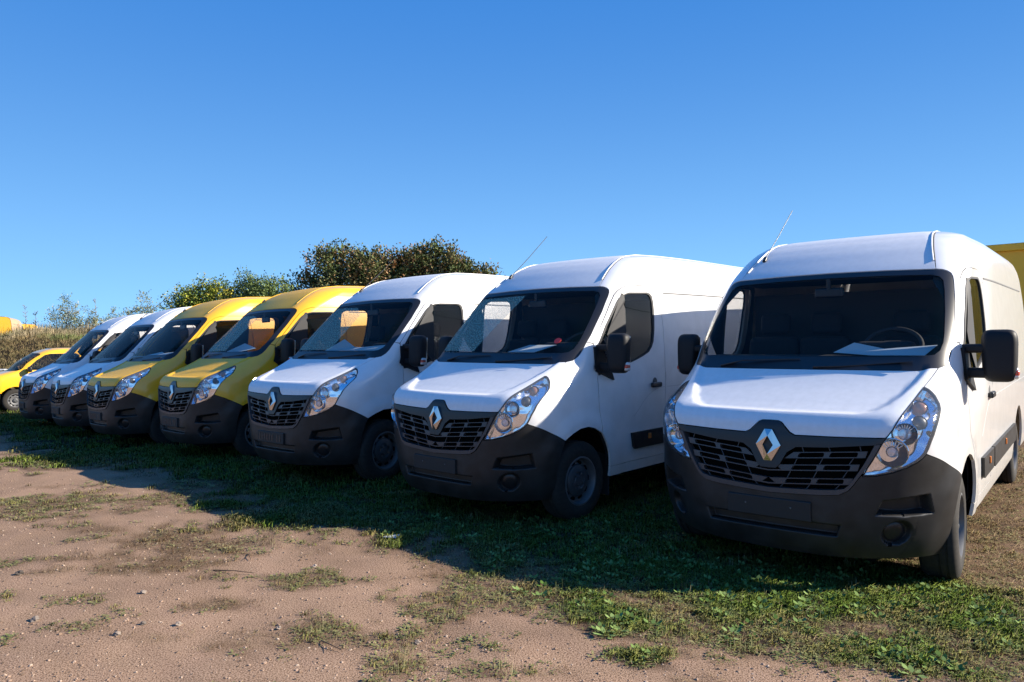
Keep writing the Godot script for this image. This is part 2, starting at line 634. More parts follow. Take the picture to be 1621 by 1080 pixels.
func wheel(t: Node3D, called: String, x: float, z: float, r: float, w: float, small := false) -> void:
	var s := signf(x)
	var turn := Transform3D(Basis(Vector3(0, 0, 1), -s * PI / 2), Vector3(x, r, -z))   # lathe axis points outwards
	var g := Geo.new()
	var h := w * 0.5
	var ri := r * 0.60
	g.lathe([[ri, h * 0.92], [ri + 0.012, h * 0.99], [r * 0.80, h * 1.02], [r * 0.93, h * 0.93], [r * 0.985, h * 0.74], [r, h * 0.55], [r * 0.982, h * 0.5], [r * 0.982, h * 0.44], [r, h * 0.40], [r, h * 0.16], [r * 0.982, h * 0.13], [r * 0.982, h * 0.05], [r, h * 0.02], [r, -h * 0.5], [r * 0.985, -h * 0.74], [r * 0.93, -h * 0.93], [r * 0.8, -h], [ri, -h * 0.9]], Transform3D(), 44)
	var o := part(called, g, M.tyre, t, turn)
	g = Geo.new()
	g.lathe([[ri + 0.002, h * 0.70], [ri + 0.006, h * 0.96], [ri - 0.008, h * 0.98], [ri - 0.018, h * 0.80], [ri - 0.024, h * 0.45], [r * 0.47, h * 0.40], [r * 0.43, h * 0.52], [r * 0.37, h * 0.56], [r * 0.30, h * 0.46], [0.0, h * 0.44]], Transform3D(), 40)
	g.lathe([[ri + 0.002, h * 0.7], [ri - 0.01, h * 0.3], [ri - 0.01, -h * 0.9]], Transform3D(), 40)
	part("rim", g, M.steel, o)
	g = Geo.new()
	for k in 10:
		var w0 := TAU * (k + 0.5) / 10
		var b := Transform3D(Basis(Vector3(0, 1, 0), -w0), Vector3(cos(w0) * r * 0.45, h * 0.455, sin(w0) * r * 0.45))
		g.rbox(Vector3.ZERO, Vector3(r * 0.045, 0.012, r * 0.075), 0.011, b, 2)
	part("vent_hole", g, M.void, o).set_meta("kind", "stuff")
	g = Geo.new()
	var cap := r * 0.41 if not small else r * 0.2
	g.lathe([[cap, h * 0.50], [cap, h * 0.60], [cap * 0.93, h * 0.70], [cap * 0.55, h * 0.76], [cap * 0.50, h * 0.70], [cap * 0.36, h * 0.70], [cap * 0.32, h * 0.78], [0.0, h * 0.80]], Transform3D(), 32)
	for k in 5:
		var w1 := TAU * k / 5
		g.lathe([[0.016, h * 0.70], [0.016, h * 0.79], [0.010, h * 0.82], [0.0, h * 0.82]], Transform3D(Basis(), Vector3(cos(w1) * cap * 0.44, 0, sin(w1) * cap * 0.44)), 8)
	part("hub_cap", g, M.hub, o)

func door_mirror(t: Node3D, s: float) -> void:
	var mx := 1.145 if s > 0 else 1.085
	var mw := 0.102 if s > 0 else 0.090
	var m := Vector3(s, 1, 1)
	var g := Geo.new()
	# base plate: a black triangle on the door
	var pts := [Vector2(1.06, 1.50), Vector2(1.058, 1.285), Vector2(1.30, 1.195), Vector2(1.27, 1.28), Vector2(1.16, 1.50)]
	var pv := PackedVector2Array()
	for p in pts:
		pv.append(sk.S(p.x, p.y))
	var al := lines([[0.8, 1.4, 0.02]])
	var yl := lines([[1.1, 1.6, 0.04]])
	sk.panel(pv, [], 0.022, 0.04, al, yl, g if s > 0 else null, null if s > 0 else g)
	for a in [[1.50, 0.030], [1.335, 0.034]]:
		var p0 := Vector3(s * 0.95, a[0] - 0.01, -1.12)
		var p1 := Vector3(s * (mx - 0.06), a[0], -1.15)
		g.rbox((p0 + p1) * 0.5, Vector3((mx - 1.01) * 0.5 + 0.03, a[1], 0.045), 0.02)
	var o := part("mirror_arm", g, M.mirror_plastic, t)
	g = Geo.new()
	var tilt := Transform3D(Basis(Vector3(0, 1, 0), s * 0.10) * Basis(Vector3(1, 0, 0), -0.04), Vector3(s * mx, 1.445, -1.155))
	# housing: rounded, narrower below, bulged to the front
	var nu := 28
	var nv := 18
	var P := func(u: float, w: float) -> Vector3:
		var cu := cos(u)
		var su := sin(u)
		var cw := cos(w)
		var sw := sin(w)
		var e := 0.42
		var x := signf(cu) * absf(cu) ** e * absf(cw) ** e
		var z := signf(su) * absf(su) ** 0.75 * absf(cw) ** 0.6
		var y := signf(sw) * absf(sw) ** e
		return Vector3(x * (mw + 0.006 * y), y * 0.176, z * (0.085 if z > 0 else 0.050))
	for i in nu:
		for j in nv:
			var q := []
			for e in [[0, 0], [1, 0], [1, 1], [0, 1]]:
				var u: float = TAU * (i + e[0]) / nu + 0.01
				var w: float = -PI / 2 + PI * (j + e[1]) / nv
				var pp: Vector3 = P.call(u, w)
				var ta: Vector3 = P.call(u + 0.02, w) - P.call(u - 0.02, w)
				var tb: Vector3 = P.call(u, minf(w + 0.02, 1.57)) - P.call(u, maxf(w - 0.02, -1.57))
				var nn := ta.cross(tb)
				nn = nn.normalized() if nn.length() > 1e-7 else pp.normalized()
				if nn.dot(pp) < 0: nn = -nn
				q.append([tilt * pp, (tilt.basis * nn).normalized()])
			g.tri(q[0][0], q[1][0], q[2][0], q[0][1], q[1][1], q[2][1])
			g.tri(q[0][0], q[2][0], q[3][0], q[0][1], q[2][1], q[3][1])
	part("mirror_housing", g, M.mirror_plastic, t)
	g = Geo.new()
	g.rbox(Vector3(0, 0.03, -0.048), Vector3(mw - 0.017, 0.12, 0.006), 0.005, tilt)
	g.rbox(Vector3(0, -0.125, -0.048), Vector3(mw - 0.022, 0.03, 0.006), 0.005, tilt)
	part("mirror_glass", g, M.mirror, t)
	g = Geo.new()
	g.rbox(Vector3(s * (mw - 0.022), -0.115, 0.012), Vector3(0.027, 0.040, 0.040), 0.02, tilt)
	part("turn_signal", g, M.clear_lens, t)
	g = Geo.new()
	g.rbox(Vector3(s * (mw - 0.015), -0.115, 0.020), Vector3(0.022, 0.024, 0.036), 0.02, tilt)
	part("turn_signal_bulb", g, M.red_lens, t)

func headlight(t: Node3D, s: float, outline: PackedVector2Array, al: PackedFloat32Array, yl: PackedFloat32Array) -> void:
	var gr := func(g: Geo) -> Array: return [g if s > 0 else null, null if s > 0 else g]
	var g := Geo.new()
	var two: Array = gr.call(g)
	sk.panel(outline, [], -0.055, 0.0, al, yl, two[0], two[1])
	var inner := sk.inset(outline, 0.006)
	sk.rim(inner, -0.002, 0.055, two[0], two[1])
	var hl := part("headlight", g, M.reflector, t)
	# bowls, with a clear bulb or an inner lens in each
	var m := Vector3(s, 1, 1)
	for k in 4:
		var at: Vector2 = [Vector2(0.820, 1.178), Vector2(0.853, 1.084), Vector2(0.787, 1.008), Vector2(0.722, 0.893)][k]
		var r: float = [0.044, 0.042, 0.068, 0.088][k]
		var q := sk.F(at.x, at.y)
		var pn: Array = sk.PN(q.x, q.y)
		var nn: Vector3 = (pn[1] * 0.45 + Vector3(0.08, 0.02, 1.0) * 0.75).normalized()
		var y := nn
		var x := y.cross(Vector3.UP).normalized()
		var bt := Transform3D(Basis(x, y, x.cross(y)), pn[0] - pn[1] * 0.050)
		if s < 0:
			bt = Transform3D(Basis(bt.basis.x * m, bt.basis.y * m, bt.basis.z * m), bt.origin * m)
		g = Geo.new()
		if k >= 2:
			g.lathe([[r, 0.034], [r * 0.96, 0.036], [r * 0.90, 0.022], [r * 0.74, -0.002], [r * 0.5, -0.016], [r * 0.24, -0.022], [0.0, -0.022]], bt, 28)
			# flutes of the reflector
			for f in 7:
				var w := -0.9 + 0.3 * f
				var o := Vector3(sin(w) * r * 0.6, 0.004, cos(w) * r * 0.6)
				g.rbox(Vector3.ZERO, Vector3(0.003, 0.010, r * 0.18), 0.0025, bt * Transform3D(Basis(Vector3.UP, w), o), 1)
			part("lamp_bowl", g, M.chrome, hl)
			g = Geo.new()
			var rr := r * (0.52 if k == 2 else 0.34)
			g.lathe([[rr, 0.0], [rr, 0.016], [rr * 0.86, 0.026], [rr * 0.5, 0.034], [0.0, 0.037]], bt, 22)
			part("inner_lens", g, M.bulb, hl)
			g = Geo.new()
			g.lathe([[rr * 1.12, -0.01], [rr * 1.12, 0.006], [rr, 0.006], [rr, -0.01]], bt, 22)
			part("lens_ring", g, M.hub, hl)
		else:
			g.lathe([[r * 1.08, 0.010], [r * 1.0, 0.024], [r * 0.92, 0.020], [r * 0.9, 0.006]], bt, 24)
			part("lamp_bowl", g, M.chrome, hl)
			g = Geo.new()
			g.lathe([[r * 0.92, 0.004], [r * 0.90, 0.018], [r * 0.74, 0.030], [r * 0.45, 0.038], [0.0, 0.041]], bt, 24)
			part("inner_lens", g, M.amber_bulb if k == 0 else M.hub, hl)
	g = Geo.new()
	two = gr.call(g)
	sk.panel(inner, [], 0.003, 0.01, al, yl, two[0], two[1])
	part("headlight_lens", g, M.lens, hl)
	g = Geo.new()
	two = gr.call(g)
	sk.panel(sk.inset(outline, 0.001), [sk.inset(outline, 0.007)], 0.002, 0.02, al, yl, two[0], two[1])
	part("headlight_seal", g, M.rubber, hl)

func make_van() -> Node3D:
	sk = Hull.new(VAN_TABLE, 5.55, true)
	for p in [[.614, .516], [.652, .606], [.850, .640], [.868, .640], [.872, .520], [.758, .508]]:
		var q := sk.F(p[0], p[1])
		sk.slot.append(Vector2(q.x * 1.75, q.y))
	sk.fog_a = sk.F(0.712, 0.403).x
	for p in [[0., 1.112], [.50, 1.116], [.585, 1.13], [.645, 1.165], [.70, 1.215], [.755, 1.29], [.795, 1.37], [.80, 1.46], [0., 1.46]]:
		sk.recess.append(Vector2(p[0], p[1] * 2.1))
	for i in range(sk.recess.size() - 2, 0, -1):
		if sk.recess[i].x > 0.0:
			sk.recess.append(Vector2(-sk.recess[i].x, sk.recess[i].y))
	var t := Node3D.new()
	var AF := lines([[0.0, 0.5, 0.025], [0.5, 1.0, 0.0125], [1.0, 1.2, 0.0125]])
	var AB := lines([[0.0, 0.5, 0.0125], [0.5, 1.0, 0.004], [1.0, 1.06, 0.01]])
	var AL := lines([[0.0, 0.5, 0.05], [0.5, 1.0, 0.02], [1.0, 1.3, 0.03], [1.3, 2.0, 0.05]])
	var YF := lines([[0.2, 1.06, 0.02], [1.06, 1.42, 0.012], [1.42, 2.3, 0.04], [2.3, 2.47, 0.01]])
	var YB := lines([[0.2, 0.33, 0.013], [0.33, 0.68, 0.007], [0.68, 1.0, 0.02]])
	var YL := lines([[0.2, 1.06, 0.04], [1.06, 2.04, 0.07], [2.04, 2.36, 0.02], [2.36, 2.43, 0.01], [2.43, 2.466, 0.004], [2.466, 2.47, 0.001]])
	var gap := 0.003
	var g := Geo.new()
	var g2 := Geo.new()

	# --- outlines (right half, seen from the front), x across and y up, or z along and y up on the flank
	var lamp := sk.fr([.797, 1.265, .826, 1.253, .847, 1.236, .868, 1.214, .884, 1.19, .899, 1.166, .909, 1.14, .913, 1.115, .912, 1.092, .909, 1.062, .903, 1.033, .895, .995, .883, .954, .873, .918, .861, .887, .842, .86, .82, .839, .77, .807, .704, .778, .621, .756, .554, .75, .576, .798, .602, .844, .631, .902, .658, .959, .682, .998, .706, 1.036, .727, 1.084, .746, 1.133, .772, 1.2], 0.03)
	var hood := sk.fr([0, 1.375, .845, 1.375, .826, 1.325, .80, 1.266, .774, 1.2, .748, 1.133, .708, 1.036, .684, .998, .672, .985, .40, .976, .16, .972, .128, .988, .075, 1.045, .052, 1.055, 0, 1.056])
	var grille := sk.fr([0, .598, .152, .605, .32, .614, .427, .627, .479, .658, .509, .698, .549, .760, .576, .80, .602, .844, .631, .902, .658, .959, .672, .983, .40, .974, .16, .970, .126, .986, .073, 1.043, .052, 1.053, 0, 1.054])
	var arch_front := sk.sd_([.568, .724, .530, .65, .508, .56, .497, .45, .500, .35, .530, .236])
	var bumper := sk.fr([0, .598, .152, .605, .32, .614, .427, .627, .479, .658, .509, .698, .549, .758, .554, .748, .621, .754, .704, .776, .77, .805, .82, .837, .842, .858, .861, .885])
	var h_to_i := PackedVector2Array()
	for k in range(1, 12):
		h_to_i.append(sk.F(.861, .885).lerp(sk.S(.568, .724), k / 12.0) + Vector2(0, 0.018 * sin(PI * k / 12.0)))
	bumper.append_array(h_to_i)
	bumper.append_array(arch_front)
	bumper.append_array(sk.fr([.85, .234, .6, .228, .3, .222, 0, .22]))
	var fender := sk.fr([.861, .887, .873, .918, .883, .954, .895, .995, .903, 1.033, .909, 1.062, .912, 1.092, .913, 1.115, .909, 1.14, .899, 1.166, .884, 1.19, .868, 1.214, .847, 1.236, .826, 1.253, .80, 1.266, .826, 1.325, .846, 1.376, .876, 1.388, .889, 1.42, .895, 1.463, .896, 1.545])
	fender.append_array(sk.sd_([1.066, 1.532, 1.086, 1.329, 1.072, .994, 1.086, .85, 1.092, .735, 1.06, .752, .987, .789, .891, .81, .778, .804, .672, .772, .60, .741, .568, .724], 0.03))
	h_to_i.reverse()
	fender.append_array(h_to_i)
	var door := sk.sd_([1.071, 1.535, 1.086, 1.329, 1.072, .994, 1.086, .85, 1.096, .735, 1.125, .695, 1.158, .648, 1.183, .60, 1.201, .557, 1.219, .49, 1.228, .42, 1.7, .42, 2.182, .42, 2.185, 1.127, 2.187, 1.728, 2.17, 1.90, 2.150, 2.02, 2.115, 2.07, 2.06, 2.085, 1.976, 2.088, 1.75, 2.084, 1.65, 2.077, 1.573, 2.05, 1.52, 2.02, 1.47, 1.984, 1.376, 1.887, 1.221, 1.71])
	var window := sk.sd_([1.10, 1.49, 1.17, 1.585, 1.249, 1.69, 1.36, 1.81, 1.455, 1.912, 1.50, 1.952, 1.549, 1.982, 1.60, 2.00, 1.65, 2.01, 1.96, 2.022, 2.01, 2.012, 2.037, 1.985, 2.048, 1.93, 2.045, 1.85, 2.02, 1.66, 1.99, 1.545, 1.955, 1.49, 1.904, 1.444, 1.80, 1.405, 1.695, 1.374, 1.40, 1.30, 1.10, 1.25], 0.05)
	var screen := sk.fr([0, 2.083, .4, 2.079, .735, 2.070, .775, 2.064, .805, 2.052, .828, 2.035, .842, 2.008, .852, 1.97, .862, 1.91, .877, 1.824, .888, 1.70, .896, 1.61, .898, 1.53, .895, 1.463, .889, 1.42, .876, 1.388, .846, 1.376, 0, 1.378])
	var clear := sk.fr([0, 2.045, .4, 2.04, .71, 2.030, .765, 2.015, .792, 1.985, .81, 1.91, .835, 1.75, .85, 1.60, .852, 1.54, .842, 1.49, .815, 1.462, .75, 1.452, 0, 1.448])
	var seam := sk.fr([.735, 2.072, .695, 2.207, .66, 2.33, .635, 2.41, .622, 2.436])
	var rear_seam := PackedVector2Array()
	for k in 25:
		rear_seam.append(Vector2(1.0 + k / 24.0, 2.4425))
	var roof := sk.fr([0, 2.086, .4, 2.082, .735, 2.072])
	roof.append_array(seam)
	roof.append_array(rear_seam)
	roof.append(Vector2(2.0, 2.47))
	for k in range(1, 40):
		roof.append(Vector2(2.0 - k / 20.0, 2.47))
	roof.append(Vector2(0, 2.47))
	var body := sk.fr([.896, 1.547, .896, 1.61, .888, 1.70, .877, 1.824, .862, 1.91, .852, 1.97, .842, 2.010, .828, 2.037, .805, 2.055, .775, 2.067, .735, 2.073])
	body.append_array(seam)
	body.append_array(rear_seam)
	for k in 36:
		body.append(Vector2(2.0, 2.43 - k * 2.10 / 35.0))
	var arc := []
	for k in 17:
		var w := -0.03 + (PI + 0.06) * k / 16.0
		arc.append_array([4.53 + 0.47 * cos(w), 0.345 + 0.47 * sin(w)])
	body.append_array(sk.sd_([5.5, .33, 5.05, .33]))
	body.append_array(sk.sd_(arc, 0.2))
	body.append_array(sk.sd_([4.02, .33, 3.0, .325, 1.238, .325, 1.231, .42, 1.7, .42, 2.186, .42, 2.188, 1.127, 2.190, 1.728, 2.172, 1.90, 2.152, 2.022, 2.115, 2.074, 2.06, 2.089, 1.976, 2.092, 1.75, 2.088, 1.65, 2.081, 1.573, 2.054, 1.52, 2.024, 1.47, 1.988, 1.376, 1.891, 1.221, 1.714, 1.071, 1.537]))

	# --- painted panels
	sk.panel(sk.inset(hood, gap), [], 0.0, 0.02, AF, YF, g, g)
	dew_parts.append(part("hood", g, M.white_dewy, t))
	g = Geo.new()
	sk.panel(sk.inset(roof, gap), [], 0.0, 0.02, AL, YL, g, g)
	for s in [1.0, -1.0]:      # a raised lip beside the roof ditch
		var pts := []
		for k in range(2, seam.size()):
			var pn: Array = sk.PN(seam[k].x - 0.018, seam[k].y)
			pts.append((pn[0] + pn[1] * 0.002) * Vector3(s, 1, 1))
		for k in range(1, 25, 2):
			var pn2: Array = sk.PN(rear_seam[k].x, 2.4450)
			pts.append((pn2[0] + pn2[1] * 0.002) * Vector3(s, 1, 1))
		g.tube(pts, 0.008, 0.008, 6)
	dew_parts.append(part("roof", g, M.white_dewy, t))
	g = Geo.new()
	for s in [1.0, -1.0]:      # the ditch itself, a dark rubber strip
		var pts := []
		for k in range(2, seam.size()):
			var pn: Array = sk.PN(seam[k].x, seam[k].y)
			pts.append((pn[0] - pn[1] * 0.004) * Vector3(s, 1, 1))
		for k in range(1, 25, 2):
			var pn2: Array = sk.PN(rear_seam[k].x, 2.4425)
			pts.append((pn2[0] - pn2[1] * 0.004) * Vector3(s, 1, 1))
		g = Geo.new()
		g.tube(pts, 0.008, 0.008, 6)
		part("roof_ditch", g, M.seam, t)
	for w in [["fender", fender, [], 0.0, AF, YF], ["body_side", body, [], 0.0, AL, YL], ["front_door", door, [window], 0.0015, AL, YL]]:
		g = Geo.new()
		g2 = Geo.new()
		var sub := []
		for h in w[2]:
			sub.append(h)
		sk.panel(sk.inset(w[1], gap), sub, w[3], 0.02, w[4], w[5], g, g2)
		part(w[0], g, M.white, t)
		part(w[0], g2, M.white, t)
	var doors := t.find_children("front_door*", "", false, false)
	# --- the back
	g = Geo.new()
	var ring := []
	for k in 40:
		ring.append(Vector3(0, 0, 0))
	for k in 47:
		var y := 0.33 + (2.47 - 0.33) * pow(k / 46.0, 0.8)
		var a := sk.P(2.0, y)
		if k > 0:
			var y0 := 0.33 + (2.47 - 0.33) * pow((k - 1) / 46.0, 0.8)
			var b := sk.P(2.0, y0)
			g.quad(a, b, Vector3(-b.x, b.y, b.z), Vector3(-a.x, a.y, a.z), Vector3(0, 0, -1))
	part("rear_doors", g, M.white, t)
	# --- bumper
	g = Geo.new()
	sk.panel(sk.inset(bumper, 0.002), [], 0.003, 0.03, AB, YB, g, g)
	part("front_bumper", g, M.plastic, t)
	for s in [1.0, -1.0]:
		g = Geo.new()
		var pn: Array = sk.PN(sk.fog_a, 0.403)
		var yv: Vector3 = pn[1]
		var xv := yv.cross(Vector3.UP).normalized()
		var ft := Transform3D(Basis(xv, yv, xv.cross(yv)), pn[0])
		if s < 0:
			var m := Vector3(-1, 1, 1)
			ft = Transform3D(Basis(ft.basis.x * m, ft.basis.y * m, ft.basis.z * m), ft.origin * m)
		g.lathe([[0.066, 0.002], [0.060, 0.008], [0.03, 0.012], [0.0, 0.013]], ft, 24)
		part("fog_lamp_cover", g, M.black, t)
	# --- grille
	g = Geo.new()
	sk.panel(sk.inset(grille, -0.02), [], -0.085, 0.0, AF, YF, g, g)
	part("grille_backing", g, M.void, t)
	var low := sk.fr([0, .600, .152, .607, .32, .616, .425, .629, .477, .660, .507, .700, .547, .762, .574, .802, .600, .846, .629, .904, .648, .945])
	var frame := low.duplicate()
	frame.append_array(sk.fr([.618, .940, .595, .89, .566, .83, .533, .772, .502, .722, .480, .690, .455, .668, .41, .656, .32, .647, .152, .637, 0, .630]))
	g = Geo.new()
	sk.panel(frame, [], 0.012, 0.06, AF, YF, g, g)
	part("grille_frame", g, M.grille, t)
	var bar := sk.fr([0, 1.052, .052, 1.051, .073, 1.041, .126, .984, .16, .968, .40, .972, .670, .981, .652, .950, .618, .940, .579, .936, .37, .910, .17, .898, .115, .86, .075, .785, .05, .757, 0, .755])
	g = Geo.new()
	sk.panel(bar, [], 0.008, 0.05, AF, YF, g, g)
	part("grille_bar", g, M.black, t)
	var rows := [[.813, .10, .570, [.180, .338, .366, .529], .10], [.735, .0, .528, [.142, .297, .332, .489], .0], [.651, .0, .492, [.103, .265, .293, .453], .0]]
	for r in rows:
		var f := func(x: float, up: float) -> Array: return [x, r[0] + 0.085 * x + up]
		var ol := []
		for k in 13:
			ol.append_array(f.call(lerpf(r[1], r[2], k / 12.0), 0.0))
		for k in 13:
			ol.append_array(f.call(lerpf(r[2] + 0.012, r[1] + (0.055 if r[1] > 0 else 0.0), k / 12.0), 0.039))
		var holes := []
		for h in 2:
			var x0: float = r[3][2 * h]
			var x1: float = r[3][2 * h + 1]
			var hp := []
			for q in [[x0 + 0.004, .006], [x1 - 0.010, .006], [x1 - 0.004, .010], [x1 + 0.001, .028], [x1 - 0.006, .034], [x0 + 0.018, .034], [x0 + 0.008, .028], [x0, .010]]:
				hp.append_array(f.call(q[0], q[1]))
			holes.append(sk.fr(hp, 0.05))
		if r[1] == 0.0:        # the middle is open between the joints
			var hp2 := []
			for q in [[0.0, .008], [r[3][0] - 0.06, .008], [r[3][0] - 0.075, .020], [r[3][0] - 0.10, .0385], [0.0, .0385]]:
				hp2.append_array(f.call(q[0], q[1] + (0.002 if q[1] > 0.03 else 0.0)))
			holes.append(sk.fr(hp2, 0.05))
		if r[1] > 0.0:
			g = Geo.new()
			g2 = Geo.new()
			sk.panel(sk.fr(ol), holes, -0.004, 0.035, AF, YF, g, g2)
			part("grille_slat", g, M.grille, t)
			part("grille_slat", g2, M.grille, t)
		else:
			g = Geo.new()
			sk.panel(sk.fr(ol), holes, -0.004, 0.035, AF, YF, g, g)
			part("grille_slat", g, M.grille, t)
	for q in [[.215, .870, .205, .90], [.372, .884, .362, .912], [.545, .900, .537, .93], [.155, .774, .175, .826], [.310, .800, .330, .842], [.480, .815, .505, .856], [.115, .696, .138, .745], [.275, .712, .298, .760], [.445, .728, .472, .774], [.075, .638, .092, .658], [.235, .642, .255, .671], [.405, .658, .428, .686]]:
		for s in [1.0, -1.0]:
			var p0: Array = sk.PN(sk.F(q[0], q[1]).x, q[1])
			var p1: Array = sk.PN(sk.F(q[2], q[3]).x, q[3])
			g = Geo.new()
			g.tube([(p0[0] - p0[1] * 0.012) * Vector3(s, 1, 1), (p1[0] - p1[1] * 0.012) * Vector3(s, 1, 1)], 0.0035, 0.0035, 5)
			part("grille_rib", g, M.grille, t)
	# --- the lozenge emblem: a folded chrome ring
	g = Geo.new()
	var outer := [Vector2(-.024, .100), Vector2(.024, .100), Vector2(.080, 0.0), Vector2(.024, -.100), Vector2(-.024, -.100), Vector2(-.080, 0.0)]
	var inner := [Vector2(-.001, .058), Vector2(.001, .058), Vector2(.034, 0.0), Vector2(.001, -.058), Vector2(-.001, -.058), Vector2(-.034, 0.0)]
	var ez := 0.045
	for k in 6:
		var o0: Vector2 = outer[k]
		var o1: Vector2 = outer[(k + 1) % 6]
		var i0: Vector2 = inner[k]
		var i1: Vector2 = inner[(k + 1) % 6]
		var lean := func(p: Vector2, h: float) -> Vector3: return Vector3(p.x, 0.902 + p.y, -ez + 0.034 + h - p.y * 0.10 + (0.0 if absf(p.x) > 0.03 else 0.004))
		var hi0: float = 0.012 if absf(o0.x) > 0.05 else 0.018
		var hi1: float = 0.012 if absf(o1.x) > 0.05 else 0.018
		g.quad(lean.call(o0, 0.004), lean.call(o1, 0.004), lean.call(i1, hi1), lean.call(i0, hi0), Vector3(0, 0, 1))
		g.quad(lean.call(o0, 0.004), lean.call(o1, 0.004), lean.call(o1, -0.03), lean.call(o0, -0.03), Vector3(o0.x + o1.x, o0.y + o1.y, 0))
		g.quad(lean.call(i0, hi0), lean.call(i1, hi1), lean.call(i1, -0.03), lean.call(i0, -0.03), Vector3(-o0.x - o1.x, -o0.y - o1.y, 0))
	part("emblem", g, M.emblem, t)
	# --- lamps
	var AH := lines([[0.4, 1.0, 0.012]])
	var YH := lines([[0.7, 1.3, 0.02]])
	for s in [1.0, -1.0]:
		headlight(t, s, lamp, AH, YH)
	# --- plate carrier
	g = Geo.new()
	g.rbox(Vector3(0, .503, -0.004), Vector3(.268, .062, .020), 0.006)
	var pc := part("plate_carrier", g, M.plate, t)
	for s in [1.0, -1.0]:
		g = Geo.new()
		g.lathe([[0.006, 0.0], [0.005, 0.003], [0, 0.004]], Transform3D(Basis(Vector3(1, 0, 0), PI / 2), Vector3(s * .145, .515, 0.016)), 8)
		part("screw", g, M.steel, pc)
	# --- windscreen
	g = Geo.new()
	sk.panel(sk.inset(screen, 0.001), [clear], -0.003, 0.012, AL, YL, g, g)
	var ws := part("windscreen_border", g, M.black, t)
	g = Geo.new()
	sk.panel(sk.inset(clear, -0.004), [], -0.006, 0.0, AL, YL, g, g)
	part("windscreen", g, M.windscreen, t)
	for w in [[-.62, 1.388, -.44, 1.408, -.02, 1.425], [.08, 1.388, .26, 1.400, .70, 1.412]]:
		g = Geo.new()
		var pts := []
		for k in 3:
			var q := Vector2(w[2 * k], w[2 * k + 1])
			var pn: Array = sk.PN(signf(q.x) * sk.F(absf(q.x), q.y).x, q.y)
			pts.append(pn[0] + pn[1] * (0.006 if k != 1 else 0.012))
		g.tube([pts[0], pts[1]], 0.010, 0.007, 6)
		g.tube([pts[1], (pts[1] + pts[2]) * 0.5, pts[2]], 0.007, 0.004, 6)
		part("wiper", g, M.black, t)
	# --- door windows, handles, strips
	for s in [1.0, -1.0]:
		var two := func(gg: Geo) -> Array: return [gg if s > 0 else null, null if s > 0 else gg]
		g = Geo.new()
		var e: Array = two.call(g)
		var win_in := sk.inset(window, 0.020)
		sk.panel(sk.inset(window, -0.004), [win_in], 0.006, 0.018, AL, YL, e[0], e[1])
		var bars := sk.sd_([1.548, 2.0, 1.572, 2.0, 1.545, 1.32, 1.515, 1.32])
		sk.panel(bars, [], 0.005, 0.02, AL, YL, e[0], e[1])
		part("window_seal", g, M.rubber, t)
		g = Geo.new()
		e = two.call(g)
		sk.panel(sk.inset(window, 0.016), [], -0.004, 0.0, AL, YL, e[0], e[1])
		part("door_window", g, M.side_glass, t)
		g = Geo.new()
		g.rbox(Vector3(s * 1.018, 1.120, -1.985), Vector3(0.018, 0.024, 0.085), 0.014)
		var dh := part("door_handle", g, M.black, t)
		g = Geo.new()
		g.lathe([[0.042, 0.0], [0.038, 0.006], [0.0, 0.007]], Transform3D(Basis(Vector3(0, 0, 1), -s * PI / 2), Vector3(s * 0.996, 1.15, -1.985)), 20)
		part("lock_cup", g, M.seam, dh)
		for w in [[1.563, 2.165, .690, .535], [2.205, 3.98, .690, .525]]:
			g = Geo.new()
			e = two.call(g)
			var st := sk.sd_([w[0], w[2], w[1], w[2], w[1], w[3], w[0] + 0.06, w[3], w[0] + 0.03, w[3] + 0.02])
			sk.panel(st, [], 0.024, 0.026, AL, YL, e[0], e[1])
			part("rub_strip", g, M.plastic, t)
			g = Geo.new()
			var mz: float = w[0] + 0.30 if w[0] < 2.0 else 3.0
			g.rbox(Vector3(s * 1.012, .635, -mz), Vector3(0.008, 0.026, 0.022), 0.006)
			part("side_marker", g, M.amber, t)
		g = Geo.new()
		e = two.call(g)
		sk.panel(sk.sd_([2.26, 2.034, 5.30, 2.034, 5.30, 2.022, 2.26, 2.022]), [], 0.004, 0.005, AL, YL, e[0], e[1])
		part("side_moulding", g, M.seam, t)
		# fine creases pressed into the flank
		for cr in [[1.62, .84, 1.70, .90, 1.80, .985, 1.92, 1.05, 2.05, 1.085, 2.17, 1.09], [2.215, 1.09, 2.6, 1.09, 4.2, 1.09, 5.3, 1.09], [2.2, 2.0, 2.2, 1.2, 2.2, .45]]:
			g = Geo.new()
			var pts := []
			for k in cr.size() / 2:
				var q := sk.S(cr[2 * k], cr[2 * k + 1])
				var pn: Array = sk.PN(q.x, q.y)
				pts.append((pn[0] + pn[1] * 0.001) * Vector3(s, 1, 1))
			g.tube(pts, 0.0016, 0.0016, 5)
			part("pressed_crease", g, M.crease, t)
		door_mirror(t, s)
		# liners of the front arches, and mud flaps
		for z in [0.85, 4.53]:
			g = Geo.new()
			var r := 0.475 if z > 2.0 else 0.470
			for k in 20:
				var w_end := PI - 0.30 if z < 2.0 else PI + 0.2
				var w0 := -0.25 + (w_end + 0.25) * k / 20.0
				var w1 := -0.25 + (w_end + 0.25) * (k + 1) / 20.0
				var p0 := Vector3(s * 0.925, 0.345 + r * sin(w0), -(z + r * cos(w0)))
				var p1 := Vector3(s * 0.925, 0.345 + r * sin(w1), -(z + r * cos(w1)))
				g.quad(p0, p1, Vector3(s * 0.55, p1.y, p1.z), Vector3(s * 0.55, p0.y, p0.z), Vector3(0, 0.345, -z) - p0)
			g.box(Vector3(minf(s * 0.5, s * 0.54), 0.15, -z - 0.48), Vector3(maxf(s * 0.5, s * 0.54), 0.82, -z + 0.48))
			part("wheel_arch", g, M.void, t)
			g = Geo.new()
